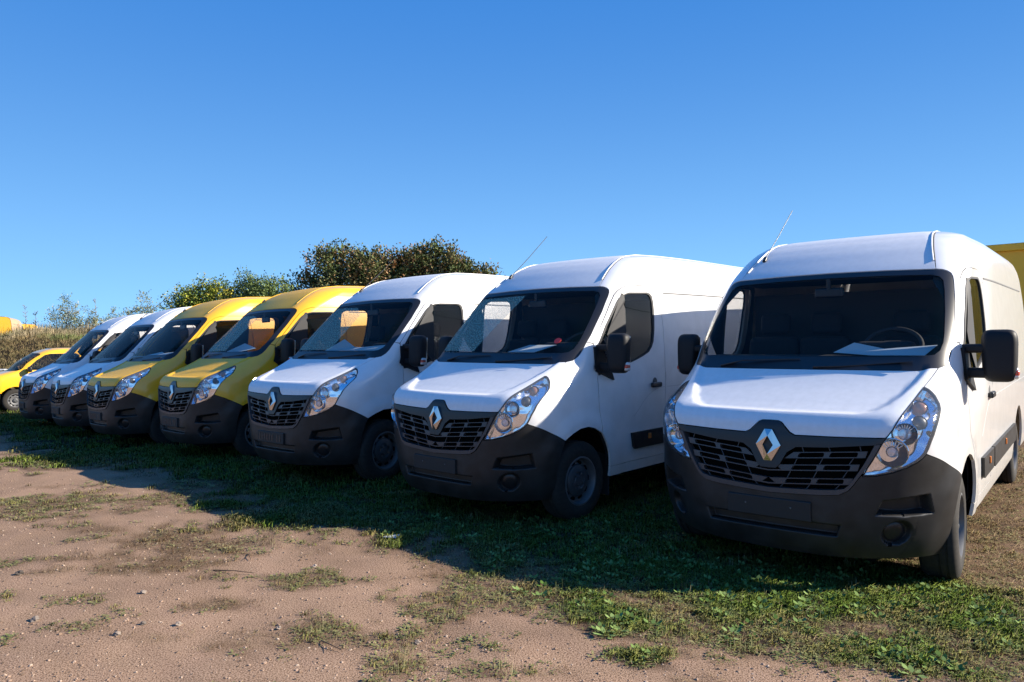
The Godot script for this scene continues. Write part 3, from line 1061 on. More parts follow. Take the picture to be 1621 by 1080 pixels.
			g.rbox(Vector3(s * 0.83, 0.33, -(z + 0.44)), Vector3(0.10, 0.19, 0.006), 0.005)
			part("mud_flap", g, M.rubber, t)
		wheel(t, "front_wheel", s * 0.848, 0.835, 0.345, 0.225)
		wheel(t, "rear_wheel", s * 0.845, 4.524, 0.345, 0.225)
	# --- below and inside
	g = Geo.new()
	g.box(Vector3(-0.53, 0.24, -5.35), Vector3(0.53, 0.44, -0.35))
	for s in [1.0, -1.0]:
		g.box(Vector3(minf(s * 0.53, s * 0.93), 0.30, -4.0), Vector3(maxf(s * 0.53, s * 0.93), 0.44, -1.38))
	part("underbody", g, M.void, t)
	g = Geo.new()
	g.box(Vector3(-0.90, 0.44, -2.24), Vector3(0.90, 1.97, -2.20))
	part("bulkhead", g, M.cabin_grey, t)
	g = Geo.new()
	g.box(Vector3(-0.72, 2.04, -2.24), Vector3(0.72, 2.07, -1.48))
	g.box(Vector3(-0.84, 2.04, -2.24), Vector3(0.84, 2.07, -1.62))
	part("headliner", g, M.cabin_grey, t)
	g = Geo.new()
	var dash := [Vector2(0.78, 0.5), Vector2(0.77, 1.40), Vector2(0.95, 1.445), Vector2(1.25, 1.445), Vector2(1.36, 1.40), Vector2(1.40, 1.22), Vector2(1.30, 1.0), Vector2(1.28, 0.5)]
	for k in dash.size():
		var a: Vector2 = dash[k]
		var b: Vector2 = dash[(k + 1) % dash.size()]
		var wa := 0.70 if a.x < 0.9 else 0.84
		var wb := 0.70 if b.x < 0.9 else 0.84
		g.quad(Vector3(-wa, a.y, -a.x), Vector3(-wb, b.y, -b.x), Vector3(wb, b.y, -b.x), Vector3(wa, a.y, -a.x), Vector3(0, (a.y + b.y) * 0.5 - 0.9, 1.08 - (a.x + b.x) * 0.5))
	g.rbox(Vector3(0.42, 1.47, -1.29), Vector3(0.21, 0.075, 0.10), 0.06)
	part("dashboard", g, M.cabin, t)
	g = Geo.new()
	var st2 := Transform3D(Basis(Vector3(1, 0, 0), 0.80), Vector3(0.42, 1.49, -1.52))
	var ringp := []
	for k in 33:
		ringp.append(st2 * Vector3(cos(TAU * k / 32) * 0.205, 0, sin(TAU * k / 32) * 0.205))
	g.tube(ringp, 0.016, 0.016, 8, false)
	for w in [0.3, PI - 0.3, PI / 2]:
		g.tube([st2 * Vector3.ZERO, st2 * Vector3(cos(w) * 0.2, 0, sin(w) * 0.2)], 0.018, 0.014, 6)
	g.rbox(Vector3.ZERO, Vector3(0.075, 0.03, 0.065), 0.028, st2)
	g.tube([st2 * Vector3.ZERO, Vector3(0.42, 1.2, -1.32)], 0.04, 0.05, 8)
	part("steering_wheel", g, M.cabin_grey, t)
	for x in [0.48, -0.18, -0.62]:
		var lean := Transform3D(Basis(Vector3(1, 0, 0), -0.16), Vector3(x, 0.95, -1.80))
		g = Geo.new()
		g.rbox(Vector3(x, 0.88, -1.66), Vector3(0.22 if x != -0.18 else 0.21, 0.09, 0.26), 0.06)
		g.rbox(Vector3(0, 0.30, -0.02), Vector3(0.22 if x != -0.18 else 0.21, 0.34, 0.07), 0.06, lean)
		g.rbox(Vector3(0, 0.76, -0.03), Vector3(0.13, 0.095, 0.05), 0.045, lean)
		part("seat", g, M.seat, t)
	for s in [1.0, -1.0]:
		g = Geo.new()
		var e2: Array = [g if s > 0 else null, null if s > 0 else g]
		sk.panel(door, [sk.inset(window, -0.02)], -0.05, 0.0, AL, YL, e2[0], e2[1])
		sk.panel(sk.sd_([1.0, 1.5, 1.40, 2.06, 2.24, 2.30, 2.24, 2.08, 1.60, 2.06, 1.42, 1.95, 1.20, 1.71, 1.06, 1.5]), [], -0.03, 0.0, AL, YL, e2[0], e2[1])
		part("door_lining", g, M.cabin, t)
	g = Geo.new()
	var over := sk.fr([0, 2.088, .735, 2.074, .69, 2.2, .0, 2.21])
	sk.panel(over, [], -0.04, 0.0, AL, YL, g, g)
	part("sun_visor_panel", g, M.cabin_grey, t)
	g = Geo.new()
	g.rbox(Vector3(0.0, 1.93, -1.40), Vector3(0.11, 0.04, 0.02), 0.018)
	g.tube([Vector3(0, 1.96, -1.38), Vector3(0, 2.04, -1.38)], 0.016, 0.02, 6)
	part("rear_view_mirror", g, M.black, t)
	# --- aerial foot
	g = Geo.new()
	var af: Array = sk.PN(-sk.F(.607, 2.25).x, 2.25)
	g.rbox(Vector3.ZERO, Vector3(0.016, 0.014, 0.032), 0.012, Transform3D(Basis(Vector3(1, 0, 0), 0.75), af[0] + af[1] * 0.010))
	part("aerial_foot", g, M.black, t)
	sk.cache.clear()
	return t

func aerial(t: Node3D, thin := 0.0032) -> void:
	var g := Geo.new()
	var af: Array = sk.PN(-sk.F(.607, 2.25).x, 2.25)
	g.tube([af[0] + af[1] * 0.01, af[0] + Vector3(0.03, 0.245, -0.27), af[0] + Vector3(0.06, 0.50, -0.55)], thin * 1.3, thin, 5)
	part("aerial", g, M.black, t)

func repaint(t: Node3D, colour: String) -> void:
	for o in t.find_children("*", "MeshInstance3D", true, false):
		var m: Material = o.get_active_material(0)
		if m == M.white:
			o.set_surface_override_material(0, M[colour])
		elif m == M.white_dewy:
			o.set_surface_override_material(0, M[colour + "_dewy"])

func paper_on_dash(v: Node3D, pts: Array, label: String) -> void:
	var g := Geo.new()
	var to := v.transform
	for k in range(1, pts.size() - 1):
		g.flat(to * pts[0], to * pts[k], to * pts[k + 1], Vector3.UP)
		var d := Vector3(0, -0.002, 0)
		g.flat(to * pts[0] + d, to * pts[k] + d, to * pts[k + 1] + d, Vector3.DOWN)
	tag(lone("paper_sheet", g, M.paper), label, "paper", "papers on the dashboards")

# ------------------------------------------------------------------ small yellow van at the far left
func make_small_van() -> Node3D:
	var s2 := Hull.new([[.18, .08, .1, .42, .34, .74, .78], [.3, .02, .1, .42, .36, .80, .83], [.5, 0., .1, .40, .36, .84, .85], [.72, .02, .1, .35, .36, .85, .86], [.86, .06, .1, .32, .36, .845, .86],
		[.95, .18, .1, .28, .34, .835, .855], [1.03, .46, .1, .24, .28, .82, .85], [1.07, .60, .1, .22, .24, .81, .845], [1.30, .92, .1, .2, .20, .77, .82], [1.50, 1.20, .1, .2, .22, .72, .77],
		[1.60, 1.38, .1, .2, .26, .67, .72], [1.67, 1.62, .08, .2, .26, .56, .60], [1.70, 1.85, .05, .15, .2, .36, .38], [1.715, 2.5, 0., .05, .05, .001, .001]], 3.9, false)
	var t := base("small_van")
	var AL := lines([[0.0, 0.5, 0.05], [0.5, 1.0, 0.025], [1.0, 2.0, 0.04]])
	var YL := lines([[0.18, 1.5, 0.04], [1.5, 1.66, 0.02], [1.66, 1.70, 0.008], [1.70, 1.715, 0.003]])
	var screen := s2.fr([0, 1.565, .5, 1.555, .61, 1.54, .66, 1.50, .72, 1.25, .755, 1.12, .74, 1.085, 0, 1.07])
	var window := s2.sd_([.98, 1.10, 1.25, 1.36, 1.45, 1.50, 1.58, 1.535, 2.20, 1.545, 2.28, 1.50, 2.30, 1.10])
	var bump := s2.fr([0, .58, .5, .58, .70, .62])
	bump.append_array(s2.sd_([.43, .50, .42, .30, .44, .19]))
	bump.append_array(s2.fr([.6, .19, 0, .19]))
	var lamp := s2.fr([.50, .66, .62, .67, .78, .74, .82, .88, .80, .92, .70, .86, .56, .76])
	var lower := s2.fr([0, .58, .5, .58, .70, .62])
	lower.append_array(s2.sd_([.43, .50]))
	for k in 13:
		var w := PI - 0.55 - (PI - 0.55) * k / 12.0
		lower.append(s2.S(.76 + .37 * cos(w), .30 + .37 * sin(w)))
	lower.append_array(s2.sd_([1.14, .22, 2.88, .22]))
	for k in 13:
		var w := PI - PI * k / 12.0
		lower.append(s2.S(3.27 + .37 * cos(w), .30 + .37 * sin(w)))
	lower.append_array(s2.sd_([3.65, .22, 3.9, .22]))
	for k in 24:
		lower.append(Vector2(2.0, .25 + 1.465 * k / 23.0))
	for k in range(1, 41):
		lower.append(Vector2(2.0 - k / 20.0, 1.715))
	var g := Geo.new()
	s2.panel(lower, [screen, window, lamp], 0.0, 0.02, AL, YL, g, g)
	part("body", g, M.yellow_small, t)
	g = Geo.new()
	for k in range(1, 30):
		var a := s2.P(2.0, .25 + 1.465 * k / 29.0)
		var b := s2.P(2.0, .25 + 1.465 * (k - 1) / 29.0)
		g.quad(a, b, Vector3(-b.x, b.y, b.z), Vector3(-a.x, a.y, a.z), Vector3(0, 0, -1))
	part("tailgate", g, M.yellow_small, t)
	g = Geo.new()
	s2.panel(bump, [], 0.004, 0.02, AL, YL, g, g)
	part("front_bumper", g, M.plastic, t)
	g = Geo.new()
	s2.panel(screen, [], -0.004, 0.0, AL, YL, g, g)
	part("windscreen", g, M.windscreen, t)
	for s in [1.0, -1.0]:
		g = Geo.new()
		s2.panel(window, [s2.inset(window, 0.02)], 0.004, 0.015, AL, YL, g if s > 0 else null, null if s > 0 else g)
		part("window_seal", g, M.rubber, t)
		g = Geo.new()
		s2.panel(window, [], -0.005, 0.0, AL, YL, g if s > 0 else null, null if s > 0 else g)
		part("door_window", g, M.side_glass, t)
		g = Geo.new()
		s2.panel(lamp, [], -0.004, 0.0, AL, YL, g if s > 0 else null, null if s > 0 else g)
		part("headlight", g, M.reflector, t)
		g = Geo.new()
		g.rbox(Vector3(s * 0.95, 1.12, -1.06), Vector3(0.10, 0.075, 0.05), 0.045)
		g.rbox(Vector3(s * 0.84, 1.10, -1.07), Vector3(0.05, 0.03, 0.025), 0.02)
		part("mirror_housing", g, M.black, t)
		for zz in [1.13, 2.38]:
			g = Geo.new()
			var pts := []
			for k in 9:
				var q := s2.S(zz + 0.0, .45 + 1.05 * k / 8.0 if zz > 2.0 else .70 + 0.38 * k / 8.0)
				var pn: Array = s2.PN(q.x, q.y)
				pts.append(pn[0] * Vector3(s, 1, 1))
			g.tube(pts, 0.004, 0.004, 5)
			part("door_seam", g, M.seam, t)
		g = Geo.new()
		g.rbox(Vector3(s * 0.865, .98, -2.26), Vector3(0.015, 0.02, 0.08), 0.012)
		part("door_handle", g, M.black, t)
		wheel(t, "front_wheel", s * 0.75, 0.76, 0.30, 0.19, true)
		wheel(t, "rear_wheel", s * 0.75, 3.27, 0.30, 0.19, true)
		for x in [0.76, 3.27]:
			g = Geo.new()
			for k in 16:
				var w0 := PI * k / 16.0
				var w1 := PI * (k + 1) / 16.0
				var p0 := Vector3(s * 0.83, 0.30 + 0.37 * sin(w0), -(x + 0.37 * cos(w0)))
				var p1 := Vector3(s * 0.83, 0.30 + 0.37 * sin(w1), -(x + 0.37 * cos(w1)))
				g.quad(p0, p1, Vector3(s * 0.5, p1.y, p1.z), Vector3(s * 0.5, p0.y, p0.z), Vector3(0, 0.3, -x) - p0)
			part("wheel_arch", g, M.void, t)
	g = Geo.new()
	g.box(Vector3(-0.5, 0.2, -3.7), Vector3(0.5, 0.4, -0.3))
	g.box(Vector3(-0.78, 0.3, -2.9), Vector3(0.78, 0.42, -1.14))
	part("underbody", g, M.void, t)
	g = Geo.new()
	g.box(Vector3(-0.76, 0.42, -2.55), Vector3(0.76, 1.6, -2.50))
	part("bulkhead", g, M.cabin, t)
	g = Geo.new()
	g.rbox(Vector3(0, 0.9, -1.0), Vector3(0.72, 0.16, 0.22), 0.05)
	part("dashboard", g, M.cabin, t)
	for x in [0.38, -0.38]:
		g = Geo.new()
		g.rbox(Vector3(x, 0.95, -2.15), Vector3(0.22, 0.35, 0.08), 0.07)
		g.rbox(Vector3(x, 1.40, -2.18), Vector3(0.13, 0.10, 0.05), 0.05)
		part("seat", g, M.seat, t)
	return t

# ------------------------------------------------------------------ ground
const CONTACT := [[2.84, 4.81, -0.021], [1.52, 5.89, -0.008], [5.17, 7.66, 0.049], [3.86, 8.74, 0.063], [0.51, 6.37, 0.014], [-0.74, 7.52, 0.032], [3.00, 9.09, 0.055], [1.74, 10.23, 0.073], [-1.48, 8.09, 0.052], [-2.75, 9.22, 0.056], [0.97, 10.83, 0.041], [-0.30, 11.97, 0.044],
	[-3.50, 9.95, 0.063], [-4.71, 11.15, 0.053], [-0.91, 12.56, 0.064], [-2.11, 13.76, 0.054], [-5.47, 11.61, 0.022], [-6.70, 12.78, 0.006], [-2.92, 14.27, 0.055], [-4.15, 15.45, 0.039], [-7.21, 13.31, -0.019], [-8.39, 14.53, -0.044], [-4.57, 15.88, -0.002], [-5.76, 17.10, -0.027],
	[-9.16, 15.26, -0.057], [-10.33, 16.49, -0.062], [-6.50, 17.80, -0.030], [-7.67, 19.03, -0.034]]
var fa := noise(0.35, 11, 3)
var fb := noise(1.3, 12, 4)
var fc := noise(0.06, 13, 3)
func bank(x: float, z: float) -> float:
	var k := smoothstep(21.0, 31.5, z + 0.5 * fa.get_noise_2d(x * 0.4, 7.0))
	var drop := 1.25 * smoothstep(36.0, 44.0, z) * smoothstep(-24.0, -28.0, x)
	return 2.3 * k * (1.0 - 0.30 * drop) + 0.16 * k * fa.get_noise_2d(x, z)
func ground(x: float, z: float) -> float:
	var h := 0.0
	if z > -2.0 and z < 30.0 and absf(x) < 25.0:
		var sw := 0.02
		var s := 0.0
		for q in CONTACT:
			var dd: float = (x - q[0]) * (x - q[0]) + (z - q[1]) * (z - q[1]) + 0.05
			var w := 1.0 / (dd * dd)
			sw += w
			s += w * q[2]
		h = s / sw
	h += 0.012 * fa.get_noise_2d(x * 2.0, z * 2.0) + 0.006 * fb.get_noise_2d(x * 2.0, z * 2.0)
	return h + bank(x, z)

const EDGE := [[-30, 24.0], [-12.0, 15.2], [-9.52, 13.45], [-6.78, 10.34], [-5.22, 9.48], [-3.33, 7.46], [-2.32, 6.46], [-1.32, 5.98], [-0.82, 5.4], [-0.23, 4.79], [0.25, 4.35], [0.62, 3.86], [1.46, 3.49], [2.35, 3.30], [4.0, 2.9], [12, 2.0]]
const PATCH := [[-6.23, 10.28, 0.8, 1.0, "lush"], [-4.64, 7.14, 0.7, 0.64, "thin"], [-3.63, 8.01, 0.28, 0.44, "thin"], [-1.95, 6.38, 0.61, 0.50, "lush"], [-1.15, 6.20, 0.27, 0.33, "lush"], [-2.48, 5.62, 0.58, 0.63, "dry"], [-1.34, 4.77, 0.25, 0.20, "thin"],
	[-1.79, 4.26, 0.26, 0.10, "dry"], [-0.91, 3.83, 0.40, 0.22, "thin"], [-0.52, 3.44, 0.18, 0.20, "thin"], [-0.21, 4.42, 0.50, 0.45, "thin"], [0.34, 4.57, 0.47, 0.42, "green"], [0.57, 3.55, 0.14, 0.11, "lush"], [2.18, 4.34, 0.80, 0.43, "lush"], [1.31, 3.96, 0.62, 0.36, "green"], [2.02, 3.53, 0.49, 0.28, "green"],
	[-3.51, 7.20, 0.38, 0.40, "thin"], [-0.41, 4.13, 0.25, 0.2, "thin"], [0.48, 3.82, 0.08, 0.08, "lush"], [0.73, 3.58, 0.06, 0.07, "lush"], [-1.09, 3.74, 0.16, 0.11, "thin"], [-2.67, 5.02, 0.26, 0.14, "dry"], [-1.92, 5.63, 0.29, 0.26, "thin"], [-4.40, 7.53, 0.26, 0.26, "thin"], [-0.05, 3.35, 0.3, 0.12, "thin"]]
func edge_z(x: float) -> float:
	for i in EDGE.size() - 1:
		if x <= EDGE[i + 1][0]:
			return lerpf(EDGE[i][1], EDGE[i + 1][1], clampf((x - EDGE[i][0]) / (EDGE[i + 1][0] - EDGE[i][0]), 0.0, 1.0))
	return EDGE[-1][1]
# how much grows there: x green turf, y dry grass
func growth(x: float, z: float) -> Vector2:
	var n1 := fa.get_noise_2d(x * 2.2, z * 2.2)
	var n2 := fb.get_noise_2d(x, z)
	var turf := smoothstep(-0.30, 0.45, z - edge_z(x) + 0.55 * n1 + 0.3 * n2)
	var open := smoothstep(1.0, 0.25, z - edge_z(x))      # ragged near its edge
	turf *= lerpf(0.75 + 0.25 * smoothstep(-0.2, 0.25, n2), 0.12 + 0.80 * smoothstep(-0.22, 0.30, n2 + 0.7 * n1), open)
	var brown := 0.45 * open * smoothstep(-0.1, 0.3, z - edge_z(x) + 0.3) * smoothstep(0.25, -0.25, n2)
	var dry := 0.0
	var right := smoothstep(2.55, 3.3, x + 0.4 * n1) * smoothstep(2.0, 4.5, z)
	dry = maxf(brown, right * (0.55 + 0.45 * smoothstep(-0.3, 0.2, n2)))
	turf *= 1.0 - 0.72 * right
	turf = maxf(turf, 0.0)
	for p in PATCH:
		var q := Vector2((x - p[0]) / p[2], (z - p[1]) / p[3]).length()
		if q < 1.9:
			var k := smoothstep(1.2, 0.5, q + 0.75 * n2 + 0.4 * n1 + 0.9 * fb.get_noise_2d(x * 2.4, z * 3.2))
			if p[4] == "lush": turf = maxf(turf, k * 0.95)
			elif p[4] == "green": turf = maxf(turf, k * 0.62)
			elif p[4] == "thin":
				turf = maxf(turf, k * 0.40)
				dry = maxf(dry, k * 0.25)
			else:
				dry = maxf(dry, k * 0.85)
				turf = maxf(turf, k * 0.10)
	var stray := 0.26 * smoothstep(0.36, 0.60, fa.get_noise_2d(x * 2.0 + 31.0, z * 3.2 + 11.0) + 0.35 * n2)
	turf = maxf(turf, stray)
	dry = maxf(dry, 0.62 * smoothstep(0.30, 0.58, fa.get_noise_2d(x * 1.6 - 17.0, z * 3.6 + 5.0) + 0.4 * n2))
	if z > 22.0:
		dry = maxf(dry, smoothstep(22.0, 24.5, z))
	return Vector2(turf, dry)

func axis(a: float, b: float, step: float, lo: float, hi: float) -> PackedFloat32Array:
	var out := PackedFloat32Array()
	var x := a
	var far := []
	var s := step
	while x > lo:
		s *= 1.35
		x -= s
		far.append(maxf(x, lo))
	far.reverse()
	for f in far: out.append(f)
	var k := int((b - a) / step)
	for i in k + 1: out.append(a + (b - a) * i / k)
	s = step
	x = b
	while x < hi:
		s *= 1.35
		x += s
		out.append(minf(x, hi))
	return out

func make_ground() -> void:
	var xs := axis(-14.0, 7.5, 0.11, -400.0, 400.0)
	var zs := axis(2.6, 20.0, 0.11, -200.0, 700.0)
	# extra rows on the bank
	var zz := PackedFloat32Array()
	for z in zs:
		if z < 21.0 or z > 62.0: zz.append(z)
	for i in 60: zz.append(21.2 + i * 0.68)
	zz.sort()
	var xx := PackedFloat32Array()
	for x in xs:
		if x > -14.5: xx.append(x)
	for i in 40: xx.append(-15.0 - i * 0.8)
	for x in xs:
		if x < -47.0: xx.append(x)
	xx.sort()
	var st := SurfaceTool.new()
	st.begin(Mesh.PRIMITIVE_TRIANGLES)
	var dirt := Color(0.36, 0.240, 0.162)
	var soil := Color(0.034, 0.027, 0.017)
	var loam := Color(0.17, 0.112, 0.072)
	var straw := Color(0.19, 0.125, 0.075)
	for z in zz:
		for x in xx:
			var g := growth(x, z) if absf(x) < 60.0 and z < 70.0 else Vector2(0.3, 0.6)
			var n := fb.get_noise_2d(x * 0.7 + 40.0, z * 0.7)
			var c := dirt * (1.04 + 0.20 * n + 0.14 * fa.get_noise_2d(x, z) + 0.16 * fb.get_noise_2d(x * 2.3, z * 2.3 + 9.0))
			c = c.lerp(straw * (1.0 + 0.4 * n), clampf(g.y * 1.1, 0.0, 0.92))
			c = c.lerp(loam * (1.0 + 0.4 * n), clampf(g.x * 1.7, 0.0, 0.9))
			c = c.lerp(soil * (1.0 + 0.4 * n), smoothstep(0.35, 0.85, g.x))
			c.a = 1.0
			st.set_color(c)
			var y := ground(x, z) + (0.006 * fb.get_noise_2d(x * 9.0, z * 9.0) if absf(x) < 15.0 and z < 20.0 else 0.0)
			st.set_uv(Vector2(x, z))
			st.add_vertex(Vector3(x, y, -z))
	var nx := xx.size()
	for j in zz.size() - 1:
		for i in nx - 1:
			var a := j * nx + i
			st.add_index(a); st.add_index(a + nx); st.add_index(a + 1)
			st.add_index(a + 1); st.add_index(a + nx); st.add_index(a + nx + 1)
	st.generate_normals()
	var m := mat(Color.WHITE, 0.95, 0.0, 0.2)
	m.vertex_color_use_as_albedo = true
	var gt := ntex(0.10, 31, Color(0.50, 0.46, 0.42), Color(1.0, 1.0, 1.0), 1024, 6)
	var gr: Gradient = gt.color_ramp
	gr.set_offset(0, 0.22)
	gr.set_offset(1, 0.70)
	gr.add_point(0.44, Color(0.84, 0.83, 0.82))
	m.albedo_texture = gt
	m.normal_enabled = true
	m.normal_texture = ntex(0.16, 32, Color.BLACK, Color.WHITE, 1024, 5, 6.0)
	m.normal_scale = 0.30
	tri_map(m, 0.85, true)
	var o := MeshInstance3D.new()
	o.name = "ground"
	o.mesh = st.commit()
	o.mesh.surface_set_material(0, m)
	add_child(o)
	tag(o, "sandy reddish dirt lot merging into grass below the vans", "ground", "", "structure")

func scatter(called: String, mesh: Mesh, where: Array, label: String, cat: String) -> void:
	var mm := MultiMesh.new()
	mm.transform_format = MultiMesh.TRANSFORM_3D
	mm.use_colors = true
	mm.mesh = mesh
	mm.instance_count = where.size()
	for i in where.size():
		mm.set_instance_transform(i, where[i][0])
		mm.set_instance_color(i, where[i][1])
	var o := MultiMeshInstance3D.new()
	o.name = numbered(called)
	o.multimesh = mm
	add_child(o)
	tag(o, label, cat, "", "stuff")

func leaf_mat(rough := 0.85) -> StandardMaterial3D:
	var m := mat(Color.WHITE, rough, 0.0, 0.15)
	m.vertex_color_use_as_albedo = true
	m.backlight_enabled = true
	m.backlight = Color(0.22, 0.26, 0.06)
	m.cull_mode = BaseMaterial3D.CULL_DISABLED
	return m

func blade(g: Geo, p: Vector3, dir: float, h: float, w: float, bend: float) -> void:
	var d := Vector3(cos(dir), 0, sin(dir))
	var sd2 := Vector3(-d.z, 0, d.x) * w * 0.5
	var a := p
	var m := p + Vector3(0, h * 0.6, 0) + d * bend * h * 0.3
	var e := p + Vector3(0, h * (1.0 - 0.35 * bend), 0) + d * bend * h
	var n := (d * 0.5 + Vector3.UP).normalized()
	g.tri(a - sd2, a + sd2, m + sd2 * 0.8, n, n, n)
	g.tri(a - sd2, m + sd2 * 0.8, m - sd2 * 0.8, n, n, n)
	g.tri(m - sd2 * 0.8, m + sd2 * 0.8, e, n, n, n)

func leafy(g: Geo, p: Vector3, dir: Vector3, up: Vector3, l: float, w: float) -> void:
	var s := dir.cross(up).normalized() * w * 0.5
	var n := (s.cross(dir)).normalized()
	if n.dot(up) < 0: n = -n
	var q := [p, p + dir * l * 0.35 + s - n * l * 0.05, p + dir * l * 0.7 + s * 0.8 - n * l * 0.06, p + dir * l, p + dir * l * 0.7 - s * 0.8 - n * l * 0.06, p + dir * l * 0.35 - s - n * l * 0.05]
	g.tri(q[0], q[1], q[2], n, n, n)
	g.tri(q[0], q[2], q[3], n, n, n)
	g.tri(q[0], q[3], q[4], n, n, n)
	g.tri(q[0], q[4], q[5], n, n, n)

func make_grass() -> void:
	var lm := leaf_mat()
	var tuft := []
	for v in 3:
		var g := Geo.new()
		for k in 15:
			var w := rng.randf() * TAU
			var r := sqrt(rng.randf()) * 0.9
			blade(g, Vector3(cos(w) * r, 0, sin(w) * r), rng.randf() * TAU, rng.randf_range(0.55, 1.25), 0.10 * rng.randf_range(0.7, 1.3), rng.randf_range(0.1, 0.9))
		tuft.append(g.mesh(lm))
	var gw := Geo.new()
	for k in 9:
		var w := TAU * k / 9.0 + rng.randf() * 0.5
		var el := rng.randf_range(0.1, 0.9)
		var d := Vector3(cos(w) * cos(el), sin(el), sin(w) * cos(el))
		leafy(gw, d * rng.randf_range(0.2, 0.6), (d + Vector3(0, -0.25, 0)).normalized(), Vector3.UP, rng.randf_range(0.5, 0.8), 0.42)
	var weed := gw.mesh(lm)
	var gc := Geo.new()
	for k in 16:      # creeping plants with small leaves
		var w := rng.randf() * TAU
		var r := sqrt(rng.randf()) * 1.1
		var w2 := rng.randf() * TAU
		leafy(gc, Vector3(cos(w) * r, rng.randf_range(0.05, 0.45), sin(w) * r), Vector3(cos(w2), rng.randf_range(-0.1, 0.6), sin(w2)).normalized(), Vector3.UP, rng.randf_range(0.25, 0.5), 0.22)
	var creeper := gc.mesh(lm)
	var gs := Geo.new()
	for k in 9:
		var w := rng.randf() * TAU
		blade(gs, Vector3(rng.randfn() * 0.3, 0, rng.randfn() * 0.3), w, rng.randf_range(0.2, 0.9), 0.035, rng.randf_range(0.4, 1.6))
	var straw := gs.mesh(lm)
	var gt := Geo.new()
	for k in 12:
		var w := rng.randf() * TAU
		blade(gt, Vector3(rng.randfn() * 0.16, 0, rng.randfn() * 0.16), w, rng.randf_range(0.5, 1.15), 0.016, rng.randf_range(0.1, 0.8))
	var tall_tuft := gt.mesh(lm)
	var spots := [[], [], []]
	var weeds := []
	var creepers := []
	var straws := []
	var zones := [[-4.6, 3.9, 2.9, 5.2, 2100.0], [-6.4, 5.4, 5.2, 7.6, 1000.0], [-9.0, 7.2, 7.6, 11.0, 380.0], [-14.0, 7.5, 11.0, 18.0, 110.0], [-18.0, -6.0, 16.0, 23.0, 50.0]]
	for zn in zones:
		var count := int((zn[1] - zn[0]) * (zn[3] - zn[2]) * zn[4])
		for i in count:
			var x := rng.randf_range(zn[0], zn[1])
			var z := rng.randf_range(zn[2], zn[3])
			if absf(x) > z * 0.80 + 0.6:
				continue
			var g := growth(x, z)
			var r := rng.randf()
			var far: float = clampf(sqrt(2100.0 / zn[4]), 1.0, 3.2)
			var size := lerpf(far, 1.0, 0.35)
			var y := ground(x, z)
			var spin := Basis(Vector3.UP, rng.randf() * TAU)
			var patchy := fa.get_noise_2d(x * 3.0 + 5.0, z * 3.0)
			var thin := smoothstep(0.75, 0.35, g.x)
			if r < g.x * 0.60:
				var dryness := clampf(g.y * 0.8 + 0.35 * thin + 0.3 * rng.randf() + 0.35 * patchy - 0.10, 0.0, 1.0)
				var c := Color(0.080, 0.135, 0.022).lerp(Color(0.19, 0.25, 0.045), rng.randf()).lerp(Color(0.33, 0.24, 0.115), dryness)
				if rng.randf() < 0.62 - 0.35 * thin:
					var h := rng.randf_range(0.018, 0.045) * (0.65 + 0.6 * g.x) * size
					spots[rng.randi() % 3].append([Transform3D(spin.scaled(Vector3(h * 1.1, h, h * 1.1)), Vector3(x, y - 0.003, -z)), c])
				else:
					var h := rng.randf_range(0.020, 0.040) * size
					creepers.append([Transform3D(spin.scaled(Vector3(h * 1.3, h * 0.8, h * 1.3)), Vector3(x, y, -z)), c.lerp(Color(0.13, 0.15, 0.07), 0.55) * rng.randf_range(0.7, 1.2)])
			elif r < g.x * 0.60 + 0.06 * smoothstep(0.45, 0.9, g.x) and x > -1.5 and z < 6.5:
				var h := rng.randf_range(0.030, 0.065)
				weeds.append([Transform3D(spin.scaled(Vector3(h, h * 0.9, h)), Vector3(x, y, -z)), Color(0.08, 0.14, 0.03).lerp(Color(0.19, 0.26, 0.09), rng.randf())])
			elif r > 1.0 - 0.30 * g.y - 0.10 * g.x:
				var h := rng.randf_range(0.02, 0.055) * size
				straws.append([Transform3D(spin.scaled(Vector3(h * 1.4, h * 0.7, h * 1.4)), Vector3(x, y, -z)), Color(0.16, 0.095, 0.05).lerp(Color(0.42, 0.32, 0.19), pow(rng.randf(), 1.5))])
	for v in 3:
		scatter("grass", tuft[v], spots[v], ["short green turf below and before the vans", "tufts of grass mixed into the turf before the vans", "sparse grass creeping onto the dirt"][v], "grass")
	scatter("weeds", weed, weeds, "low broad-leaved weeds among the grass in the right foreground", "weeds")
	scatter("creeping_weeds", creeper, creepers, "small-leaved creeping plants in the thin patches on the dirt", "weeds")
	var wisps := []
	for i in 5200:
		var z := 3.2 + 8.0 * pow(rng.randf(), 1.4)
		var x := rng.randf_range(-0.75, 0.78) * z
		var g := growth(x, z)
		if g.x < 0.40 or rng.randf() > 0.28: continue
		var h := rng.randf_range(0.04, 0.12)
		wisps.append([Transform3D(Basis(Vector3.UP, rng.randf() * TAU).scaled(Vector3(h * 0.9, h, h * 0.9)), Vector3(x, ground(x, z), -z)), Color(0.17, 0.20, 0.07).lerp(Color(0.42, 0.35, 0.20), rng.randf())])
	scatter("tall_wisps", tall_tuft, wisps, "thin taller grass stalks standing up out of the turf before the vans", "grass")
	scatter("dry_grass", straw, straws, "dead straw lying on the turf and the bare ground", "dry grass")
	# the bank: short dry sward, then a belt of tall grass on top
	var low := []
	var tall := []
	for i in 14000:
		var z := rng.randf_range(22.0, 30.5)
		var x := rng.randf_range(-27.0, -4.0)
		var s := rng.randf_range(0.15, 0.45)
		low.append([Transform3D(Basis(Vector3.UP, rng.randf() * TAU).scaled(Vector3(s * 0.9, s * 0.5, s * 0.9)), Vector3(x, ground(x, z) - 0.01, -z)), Color(0.42, 0.29, 0.16).lerp(Color(0.33, 0.29, 0.13), rng.randf())])
